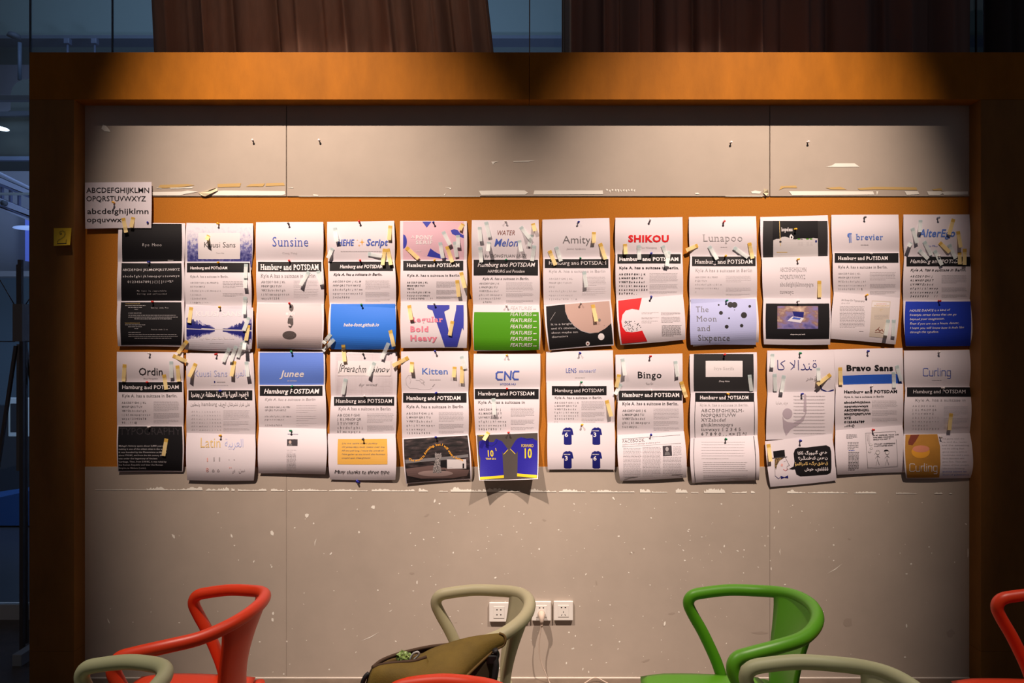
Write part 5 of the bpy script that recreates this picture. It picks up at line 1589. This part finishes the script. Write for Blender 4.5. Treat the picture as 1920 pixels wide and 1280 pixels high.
# ------------------------------------------------------------ olive bag on the cream chair
olive = mat('olive_canvas', (0.155, 0.098, 0.010), 0.8, noise=(14, 0.18, 1), bump=(300, 0.3))
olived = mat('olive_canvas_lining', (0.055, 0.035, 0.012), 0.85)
blk_web = mat('black_webbing', (0.012, 0.011, 0.011), 0.6)


def Q(px, py, Z): return P(px, py, Z - DIST)


bag = empty('shoulder_bag', (-0.2, 1.66 - DIST, 0.47)); tag(bag, 'olive canvas shoulder bag with its flap thrown open on the cream armchair', 'bag')
BO = bag.location


def loft(name, A, m, closed=False, thick=0.0, parent=bag, sub=4):
    """surface through rows of points, smoothed along and across"""
    rows_ = [catmull(r_, sub) for r_ in A]
    cols = []
    for k in range(len(rows_[0])):
        cols.append(catmull([r_[k] for r_ in rows_], sub))
    nr, nc = len(cols[0]), len(cols)
    vs = [cols[k][j] - BO for j in range(nr) for k in range(nc)]
    fs = [(j * nc + k, j * nc + k + 1, (j + 1) * nc + k + 1, (j + 1) * nc + k) for j in range(nr - 1) for k in range(nc - 1)]
    o = mesh_obj(name, vs, fs, m, parent, smooth=True)
    if thick:
        md = o.modifiers.new('thickness', 'SOLIDIFY'); md.thickness = thick; md.offset = 0
    return o


# flap: from the opening's near rim up over to the tip, hem running down to the lower right
loft('flap', [
    [Q(742, 1300, 1.57), Q(758, 1260, 1.59), Q(795, 1224, 1.62), Q(840, 1206, 1.635), Q(880, 1195, 1.65), Q(912, 1190, 1.665), Q(936, 1187, 1.675)],
    [Q(770, 1310, 1.54), Q(795, 1275, 1.55), Q(830, 1245, 1.57), Q(865, 1224, 1.60), Q(895, 1207, 1.63), Q(922, 1199, 1.655), Q(944, 1192, 1.675)],
    [Q(805, 1320, 1.53), Q(830, 1290, 1.535), Q(855, 1265, 1.555), Q(878, 1245, 1.585), Q(903, 1226, 1.62), Q(925, 1213, 1.65), Q(947, 1201, 1.672)],
    [Q(830, 1330, 1.54), Q(850, 1298, 1.545), Q(866, 1276, 1.56), Q(885, 1256, 1.59), Q(907, 1235, 1.625), Q(926, 1219, 1.655), Q(942, 1211, 1.67)],
], olive, thick=0.004)
hem = catmull([Q(832, 1330, 1.538), Q(852, 1298, 1.543), Q(868, 1275, 1.558), Q(887, 1255, 1.588), Q(909, 1234, 1.623), Q(928, 1218, 1.652), Q(943, 1210, 1.668), Q(948, 1200, 1.67), Q(945, 1191, 1.673), Q(936, 1186.5, 1.673)], 5)
tube_obj('hem_piping', [p - BO for p in hem], 0.0032, mat('olive_piping', (0.13, 0.07, 0.012), 0.8), bag, 8)
# body: near wall, left end, far wall
loft('front_wall', [
    [Q(700, 1252, 1.585), Q(716, 1246, 1.580), Q(745, 1242, 1.580), Q(775, 1240, 1.585), Q(800, 1232, 1.595)],
    [Q(692, 1272, 1.570), Q(712, 1262, 1.555), Q(745, 1262, 1.550), Q(778, 1262, 1.555), Q(815, 1262, 1.570)],
    [Q(688, 1300, 1.560), Q(712, 1300, 1.545), Q(750, 1300, 1.540), Q(790, 1300, 1.540), Q(850, 1300, 1.555)],
    [Q(690, 1372, 1.565), Q(715, 1378, 1.555), Q(750, 1380, 1.555), Q(800, 1380, 1.555), Q(880, 1375, 1.565)],
], olive, thick=0.004)
loft('back_wall', [
    [Q(699, 1250, 1.590), Q(716, 1238, 1.615), Q(745, 1226, 1.635), Q(785, 1216, 1.650), Q(820, 1210, 1.655), Q(870, 1207, 1.655)],
    [Q(690, 1270, 1.585), Q(712, 1262, 1.630), Q(745, 1250, 1.655), Q(785, 1242, 1.670), Q(820, 1238, 1.675), Q(875, 1232, 1.675)],
    [Q(686, 1300, 1.575), Q(708, 1305, 1.635), Q(745, 1300, 1.665), Q(785, 1295, 1.680), Q(830, 1290, 1.680), Q(890, 1280, 1.680)],
    [Q(690, 1360, 1.575), Q(715, 1350, 1.645), Q(750, 1345, 1.675), Q(790, 1340, 1.685), Q(840, 1330, 1.685), Q(905, 1320, 1.685)],
], olived, thick=0.004)
rim = catmull([Q(699, 1251, 1.585), Q(716, 1238, 1.615), Q(745, 1226.5, 1.635), Q(785, 1216.5, 1.650), Q(820, 1210.5, 1.655), Q(866, 1206.5, 1.655)], 5)
tube_obj('rim_binding', [p - BO for p in rim], 0.0045, mat('brown_binding', (0.07, 0.035, 0.015), 0.8), bag, 8)
rim = catmull([Q(700, 1252, 1.585), Q(716, 1245.5, 1.580), Q(745, 1241.5, 1.580), Q(775, 1239, 1.585), Q(800, 1231, 1.595)], 5)
tube_obj('rim_binding', [p - BO for p in rim], 0.0040, mat('brown_binding', (0.07, 0.035, 0.015), 0.8), bag, 8)
loft('inner_pocket', [
    [Q(712, 1245, 1.600), Q(735, 1234, 1.610), Q(770, 1228, 1.620), Q(815, 1220, 1.630)],
    [Q(712, 1262, 1.595), Q(740, 1250, 1.605), Q(775, 1246, 1.615), Q(820, 1240, 1.625)],
    [Q(712, 1280, 1.595), Q(740, 1275, 1.605), Q(775, 1270, 1.615), Q(820, 1265, 1.625)],
], mat('olive_inner', (0.13, 0.075, 0.014), 0.8), thick=0.003)
st = catmull([Q(928, 1218, 1.637), Q(931, 1226, 1.640), Q(929, 1236, 1.635), Q(930, 1250, 1.630), Q(926, 1275, 1.625)], 4)
tube_obj('strap', [p - BO for p in st], 0.008, blk_web, bag, 6)
bm = box_bm(-0.012, 0.012, -0.004, 0.004, -0.010, 0.010, 0.002)
bmesh.ops.translate(bm, verts=bm.verts[:], vec=Q(921, 1236, 1.632) - BO)
bm_obj('buckle', bm, blk_web, bag)
tube_obj('strap', [p - BO for p in catmull([Q(692, 1262, 1.583), Q(684, 1270, 1.580), Q(679, 1285, 1.580), Q(676, 1310, 1.580), Q(680, 1340, 1.580)], 4)], 0.006, blk_web, bag, 6)
loft('gusset', [
    [Q(880, 1250, 1.605), Q(905, 1235, 1.625), Q(925, 1225, 1.645)],
    [Q(870, 1300, 1.585), Q(905, 1290, 1.615), Q(930, 1280, 1.655)],
    [Q(870, 1370, 1.575), Q(900, 1360, 1.615), Q(925, 1345, 1.665)],
], olived, thick=0.003)

# crumpled green packet in the bag
bm = bmesh.new()
bmesh.ops.create_icosphere(bm, subdivisions=3, radius=1)
rr = random.Random(3)
for v in bm.verts:
    k = 0.75 + 0.25 * math.sin(7 * v.co.x + 3 * v.co.z) * math.cos(9 * v.co.y + 5 * v.co.x) + rr.uniform(-.10, .10)
    v.co = Vector((v.co.x * 0.020 * k, v.co.y * 0.015 * k, v.co.z * 0.016 * k))
pk = bm_obj('wrapper', bm, mat('green_wrapper', (0.25, 0.36, 0.10), 0.3, noise=(110, 0.9, 1)))
pk.location = Q(756, 1231, 1.60)
tag(pk, 'crumpled green and white wrapper poking out of the olive bag', 'wrapper')
cf = tube_obj('cord_loop', catmull([Q(768, 1238, 1.60), Q(774, 1226, 1.60), Q(783, 1222, 1.60), Q(785, 1227, 1.60), Q(776, 1236, 1.60)], 5), 0.0026, mat('silver_cord', (0.45, 0.45, 0.42), 0.3))
tag(cf, 'small silvery cord loop beside the green wrapper in the bag', 'cord')

# ------------------------------------------------------------ curtains


def curtain(x0, x1, y, folds, m, label, lean0=0, lean1=0, seed=0, z1=3.45):
    r = random.Random(seed)
    xa, xb = P(x0, 98, y).x, P(x1, 98, y).x
    z0 = 2.15
    N = 260
    ph = [r.uniform(0, 6.28) for _ in range(3)]
    vs, fs = [], []
    for j in range(7):
        t = j / 6
        z = z0 + (z1 - z0) * t
        for i in range(N + 1):
            f = i / N
            X = xa + (xb - xa) * f
            lean = (lean0 * (1 - f) + lean1 * f) * max(0, (z - 2.3))
            a = 2 * PI * folds * (f + 0.035 * math.sin(5 * f + ph[0]))
            d = 0.040 * math.sin(a) + 0.016 * math.sin(2.3 * a + ph[1]) + 0.010 * math.sin(0.5 * a + ph[2]) + 0.008 * math.sin(a * 3.1 + t * 1.5)
            vs.append((X + lean + 0.008 * math.sin(2 * a), y + d * (1 - 0.15 * t), z))
    for j in range(6):
        for i in range(N):
            a = j * (N + 1) + i
            fs.append((a, a + 1, a + N + 2, a + N + 1))
    o = mesh_obj('curtain', vs, fs, m, smooth=True)
    md = o.modifiers.new('cloth', 'SOLIDIFY'); md.thickness = 0.003
    tag(o, label, 'curtain', 'curtains hanging behind the partition')
    return o


curtain(293, 955, 0.32, 8.5, curtm, 'brown folded curtain above the beam over the first seven columns', -0.05, -0.11, 1)
curtain(1072, 1822, 0.32, 9.5, mat('brown_curtain_cloth_b', (0.20, 0.118, 0.10), 0.85, spec=0.2), 'dark brown folded curtain above the beam, past the blue window gap', 0, 0, 2)
curtain(1846, 2060, 0.32, 3.0, curtd, 'almost black curtain above the end of the beam, past the narrow bright slit', 0, 0, 3)
curtain(1054, 1068, 0.30, 0.8, mat('pale_curtain_lining', (0.30, 0.27, 0.24), 0.8), 'narrow pale curtain hem beside the blue window gap', 0.0, 0.0, 4)

# ------------------------------------------------------------ glass front behind
gm = bpy.data.materials.new('clear_glass')
gm.use_nodes = True
nt = gm.node_tree
for n in list(nt.nodes): nt.nodes.remove(n)
out = nt.nodes.new('ShaderNodeOutputMaterial'); tr_ = nt.nodes.new('ShaderNodeBsdfTransparent'); gl_ = nt.nodes.new('ShaderNodeBsdfGlossy'); mx = nt.nodes.new('ShaderNodeMixShader'); fr = nt.nodes.new('ShaderNodeFresnel')
tr_.inputs[0].default_value = (0.86, 0.93, 0.92, 1); gl_.inputs['Roughness'].default_value = 0.02; fr.inputs[0].default_value = 1.45
nt.links.new(fr.outputs[0], mx.inputs[0]); nt.links.new(tr_.outputs[0], mx.inputs[1]); nt.links.new(gl_.outputs[0], mx.inputs[2]); nt.links.new(mx.outputs[0], out.inputs[0])

win = empty('window_1', (0, 0.66, 0)); tag(win, kind='structure')
GY = 0.66
seams = [P(x, 0, GY).x for x in (-330, 57, 211, 600, 993, 1380, 1830, 2200)]
for a, b in zip(seams, seams[1:]):
    box('pane', a + 0.003, b - 0.003, -0.005, 0.005, 0.08, 4.2, gm, win)
for a in seams:
    box('seal', a - 0.003, a + 0.003, -0.005, 0.005, 0.08, 4.2, mat('window_seal', (0.06, 0.05, 0.06), 0.5), win)
box('window_base_rail', seams[0], seams[-1], -0.02, 0.02, 0.0, 0.08, metalm, win)

# pale base rail and end block beside the stand
bl = empty('rail_base', (P(20, 1240, 0.45).x, 0.45, 0)); tag(bl, 'pale grey low rail with an end block under the dark stand', 'rail')
railm = mat('pale_rail', (0.42, 0.42, 0.40), 0.5)
p0, p1 = P(-60, 1262, 0.30), P(36, 1236, 0.42)
tube_obj('low_rail', [p0 - bl.location, p1 - bl.location], 0.026, railm, bl, 4)
q0 = P(43, 1275, 0.15)
box('end_block', q0.x - bl.location.x - 0.022, q0.x - bl.location.x + 0.022, -0.34, -0.02, 0.0, 0.055, railm, bl, bev=0.003)
# dark folded stand
SY = 0.22
sb = P(42, 1258, SY)
std = empty('folding_stand', (sb.x, SY, sb.z)); tag(std, 'tall dark metal folding stand behind the wooden post, at the glass', 'stand')


def sp(px, py, dy=0.0): return P(px, py, SY + dy) - std.location


def bar(name, a, b, w, d, par=std, m=darkm):
    a, b = Vector(a), Vector(b)
    t = (b - a).normalized()
    s = t.cross(Vector((0, 1, 0))).normalized() * w / 2
    n = Vector((0, 1, 0)) * d / 2
    vs = [a + s + n, a - s + n, a - s - n, a + s - n, b + s + n, b - s + n, b - s - n, b + s - n]
    fs = [(0, 1, 2, 3), (7, 6, 5, 4), (0, 4, 5, 1), (1, 5, 6, 2), (2, 6, 7, 3), (3, 7, 4, 0)]
    return mesh_obj(name, vs, fs, m, par)


bar('mast', sp(38.5, 487), sp(38.5, 575), 0.018, 0.015)
bar('mast_slider', sp(34.5, 496, .014), sp(35, 575, .014), 0.014, 0.012)
o = bar('hub', sp(39, 570, -.01), sp(39, 640, -.01), 0.046, 0.045, m=mat('bronze_hub', (0.24, 0.19, 0.16), 0.4, metal=0.3))
bar('leg', sp(42, 635), sp(42, 1258), 0.017, 0.018)
bar('leg', sp(48, 640, .03), sp(50, 1205, .03), 0.012, 0.012)
bar('leg', sp(35, 645, .015), sp(34.5, 882, .015), 0.014, 0.010, m=mat('bronze_hub', (0, 0, 0)))
bar('leg', sp(30, 648, -.02), sp(-6, 890, -.02), 0.014, 0.012)
bar('leg', sp(47, 648, .05), sp(60, 720, .05), 0.014, 0.012)
for a, b in (((27, 571), (-4, 518)), ((48, 571), (60, 553)), ((28, 640), (-4, 640)), ((48, 640), (62, 640))):
    tube_obj('wire_arm', [sp(*a), sp(*b)], 0.0022, darkm, std, 6)

# ------------------------------------------------------------ the atrium beyond the glass
wb = mat('atrium_wall', (0.34, 0.36, 0.42), 0.8, noise=(0.8, 0.08, 1))
dg_ = mat('atrium_soffit', (0.075, 0.10, 0.09), 0.8)
D1 = 5.0


def fbox(name, px0, px1, py0, py1, d, depth, m, parent=None, bev=0.0):
    a, b = P(px0, py1, d), P(px1, py0, d)
    return box(name, a.x, b.x, d, d + depth, a.z, b.z, m, parent, bev)


o = fbox('wall_far', -400, 2400, -700, 1100, 6.6, 0.1, wb); tag(o, kind='structure')
o = fbox('ceiling', -400, 2400, -400, 66, 5.4, 0.9, dg_); tag(o, kind='structure')
o = fbox('trim_4', -400, 2400, 66, 72, 5.35, 0.25, mat('soffit_edge', (0.035, 0.045, 0.06), 0.7)); tag(o, kind='structure')
# bell shaped hood at the edge
hd = empty('ventilation_hood', P(55, 300, 4.6)); tag(hd, 'dark arched ventilation hood on a sloping shoulder beyond the glass, beside the post', 'hood')
hm = mat('hood_grey', (0.050, 0.062, 0.055), 0.7)
prof = [(0, 300), (0, 216), (20, 206), (20, 175), (24, 163), (32, 154), (42, 149), (60, 148), (120, 148), (120, 300)]
prof = [(-120, 300), (-120, 240)] + prof[1:]
vs = [P(x, y, 4.6) - hd.location for x, y in prof] + [P(x, y, 4.6) - hd.location + Vector((0, 0.5, 0)) for x, y in prof]
n = len(prof)
mesh_obj('hood_body', vs, [tuple(range(n))[::-1], tuple(range(n, 2 * n))] + [(i, (i + 1) % n, n + (i + 1) % n, n + i) for i in range(n)], hm, hd)
a, b = P(-120, 218, 4.58) - hd.location, P(120, 212, 4.58) - hd.location
bar('hood_lip', a, b, 0.05, 0.06, hd, mat('soffit_edge', (0, 0, 0)))
fbox('hood_band', -120, 120, 293, 300, 4.56, 0.05, mat('band_blue', (0.14, 0.18, 0.26), 0.6), None).parent = None
o = bpy.data.objects['hood_band']; o.location -= hd.location; o.parent = hd
# a lamp, and a glowing oval put in for a lamp reflection
for (x, y, rx, ry, lab) in ((2, 241, 11, 2.2, 'small white oval lamp glowing under the dark hood beyond the glass'), (52, 427, 27, 4.0, 'large pale blue glowing oval put in as a lamp reflection, above the dark stand')):
    c = P(x, y, 4.4)
    bm = bmesh.new()
    bmesh.ops.create_uvsphere(bm, u_segments=24, v_segments=8, radius=1, matrix=Matrix.Diagonal((rx * 0.00582, 0.09, ry * 0.00582, 1)))
    big = rx > 20
    o = bm_obj('lamp_or_reflection', bm, mat('lamp_reflection' if big else 'lamp_b', (0.6, 0.7, 1), 0.5, emit=((0.30, 0.42, 0.95), 0.9) if big else ((0.8, 0.85, 1.0), 4.0)), None, True)
    o.location = c
    tag(o, lab, 'lamp')
# tubes and rails
for (x, w, lab) in ((127, 0.014, 'thin hanging rod with a clamp beyond the glass, nearer the post corner'), (178, 0.012, 'thin hanging rod with a clamp beyond the glass, nearer the brown curtain')):
    r_ = empty('ceiling_rod', P(x, 74, 5.2)); tag(r_, lab, 'rod')
    L0 = r_.location
    tube_obj('rod', [Vector((0, 0, 0)), P(x, 160, 5.2) - L0], w, mat('rod_grey', (0.035, 0.045, 0.07), 0.6), r_, 8)
    box('clamp', -0.035, 0.035, -0.03, 0.03, -0.06, 0.01, mat('rod_grey', (0, 0, 0)), r_, bev=0.008)
r_ = empty('wall_pipe', P(37, 80, 5.2)); tag(r_, 'grey vertical pipe under a round collar high beyond the glass, by the corner', 'pipe')
tube_obj('pipe', [Vector((0, 0, 0)), P(37, 150, 5.2) - r_.location], 0.022, mat('pipe_blue', (0.06, 0.085, 0.12), 0.6), r_, 10)
tube_obj('collar', [P(26, 70, 5.2) - r_.location, P(27, 63, 5.2) - r_.location], [0.075, 0.060], mat('soffit_edge', (0, 0, 0)), r_, 16)
beamd = mat('hand_rail_dark', (0.055, 0.06, 0.065), 0.5)
rl = empty('guard_rail', P(0, 185, 3.4)); tag(rl, 'dark horizontal guard rail crossing in front of the arched hood', 'rail')
box('rail_bar', -1.2, 0.6, -0.03, 0.03, -0.022, 0.022, beamd, rl)
rl = empty('guard_rail', P(0, 363.5, 3.4)); tag(rl, 'thin light metal guard rail crossing the sloping stair beams', 'rail')
box('rail_bar', -1.2, 0.6, -0.02, 0.02, -0.009, 0.009, mat('bright_rail', (0.55, 0.62, 0.62), 0.3, metal=0.3), rl)
# stair beams sloping down to the right
es = empty('stair_truss', P(20, 370, 4.2)); tag(es, 'pale sloping stair beams descending behind the glass, left of the post', 'stair')
beamm = mat('stair_beam', (0.42, 0.46, 0.60), 0.5)
beamk = mat('stair_beam_dark', (0.10, 0.12, 0.22), 0.5)
for (y0, y1, w, m_, nm) in ((338, 362, 0.055, beamm, 'stair_beam'), (346, 368, 0.03, beamk, 'stair_rail'), (377, 400, 0.06, beamm, 'stair_beam'), (386, 406, 0.03, beamk, 'stair_rail'), (388, 411, 0.022, beamm, 'stair_beam'), (325, 352, 0.012, beamm, 'stair_rail')):
    bar(nm, P(-120, y0 - (y1 - y0) * 2.2, 4.2) - es.location, P(100, y1 + (y1 - y0) * 0.8, 4.2) - es.location, w, 0.12, es, m_)
for x in (4, 20, 36):
    bar('stair_post', P(x, 345 + x * .4, 4.25) - es.location, P(x, 385 + x * .4, 4.25) - es.location, 0.02, 0.03, es, beamk)
tube_obj('stair_pulley', [P(5, 380, 4.1) - es.location, P(5, 380, 4.1) - es.location + Vector((0, 0.08, 0))], 0.028, mat('soffit_edge', (0, 0, 0)), es, 14)
o = fbox('light_strip', 47, 58, 400, 489, 6.45, 0.15, mat('blue_light', (0.1, 0.15, 0.6), 0.5, emit=((0.10, 0.16, 0.75), 0.6))); tag(o, 'vertical glowing blue light strip beyond the glass beside the post', 'light')
o = fbox('fascia_board', -200, 300, 508, 518, 4.6, 0.3, mat('fascia', (0.40, 0.42, 0.44), 0.6)); o.rotation_euler = (0, 0, 0); tag(o, 'pale horizontal fascia board beyond the glass behind the stand', 'board')
o = fbox('wall_lower', -300, 900, 518, 760, 4.8, 0.2, mat('lower_teal', (0.10, 0.16, 0.20), 0.4)); tag(o, kind='structure')
o = fbox('trim_5', -300, 900, 760, 960, 4.7, 0.2, mat('lower_dark', (0.035, 0.045, 0.06), 0.4)); tag(o, kind='structure')
fr_ = empty('wall_hatch', P(36, 780, 3.9)); tag(fr_, 'white framed dark square hatch beyond the glass behind the stand', 'hatch')
wf = mat('hatch_white_glow', (0.55, 0.62, 0.68), 0.4, emit=((0.5, 0.65, 0.8), 0.12))  # faint glow added to the white frame, which is no lamp
a = P(16, 818, 3.9) - fr_.location; b = P(58, 745, 3.9) - fr_.location
box('hatch_frame', a.x, b.x, -0.01, 0.02, a.z, b.z, wf, fr_, bev=0.01)
a = P(21, 810, 3.9) - fr_.location; b = P(52, 756, 3.9) - fr_.location
box('hatch_panel', a.x, b.x, -0.014, 0.0, a.z, b.z, mat('lower_dark', (0, 0, 0)), fr_, bev=0.004)
# blue bench far behind
bn = empty('blue_bench', P(10, 975, 3.2)); tag(bn, 'blue bench with a sloping top beyond the glass, low behind the stand', 'bench')
pf = [(-150, 985), (-150, 955), (0, 932), (60, 919), (200, 900), (200, 985)]
vs = [P(x, y, 3.2) - bn.location for x, y in pf] + [P(x, y, 3.2) - bn.location + Vector((0, 0.5, 0)) for x, y in pf]
n = len(pf)
mesh_obj('bench_back', vs, [tuple(range(n))[::-1], tuple(range(n, 2 * n))] + [(i, (i + 1) % n, n + (i + 1) % n, n + i) for i in range(n)], mat('bench_blue', (0.03, 0.12, 0.36), 0.5), bn)
o = box('bench_base', -1.2, 1.2, 0.05, 0.45, -1.0 * 0 - bn.location.z - 0.2, -0.02, mat('bench_dark', (0.03, 0.033, 0.038), 0.6), bn)
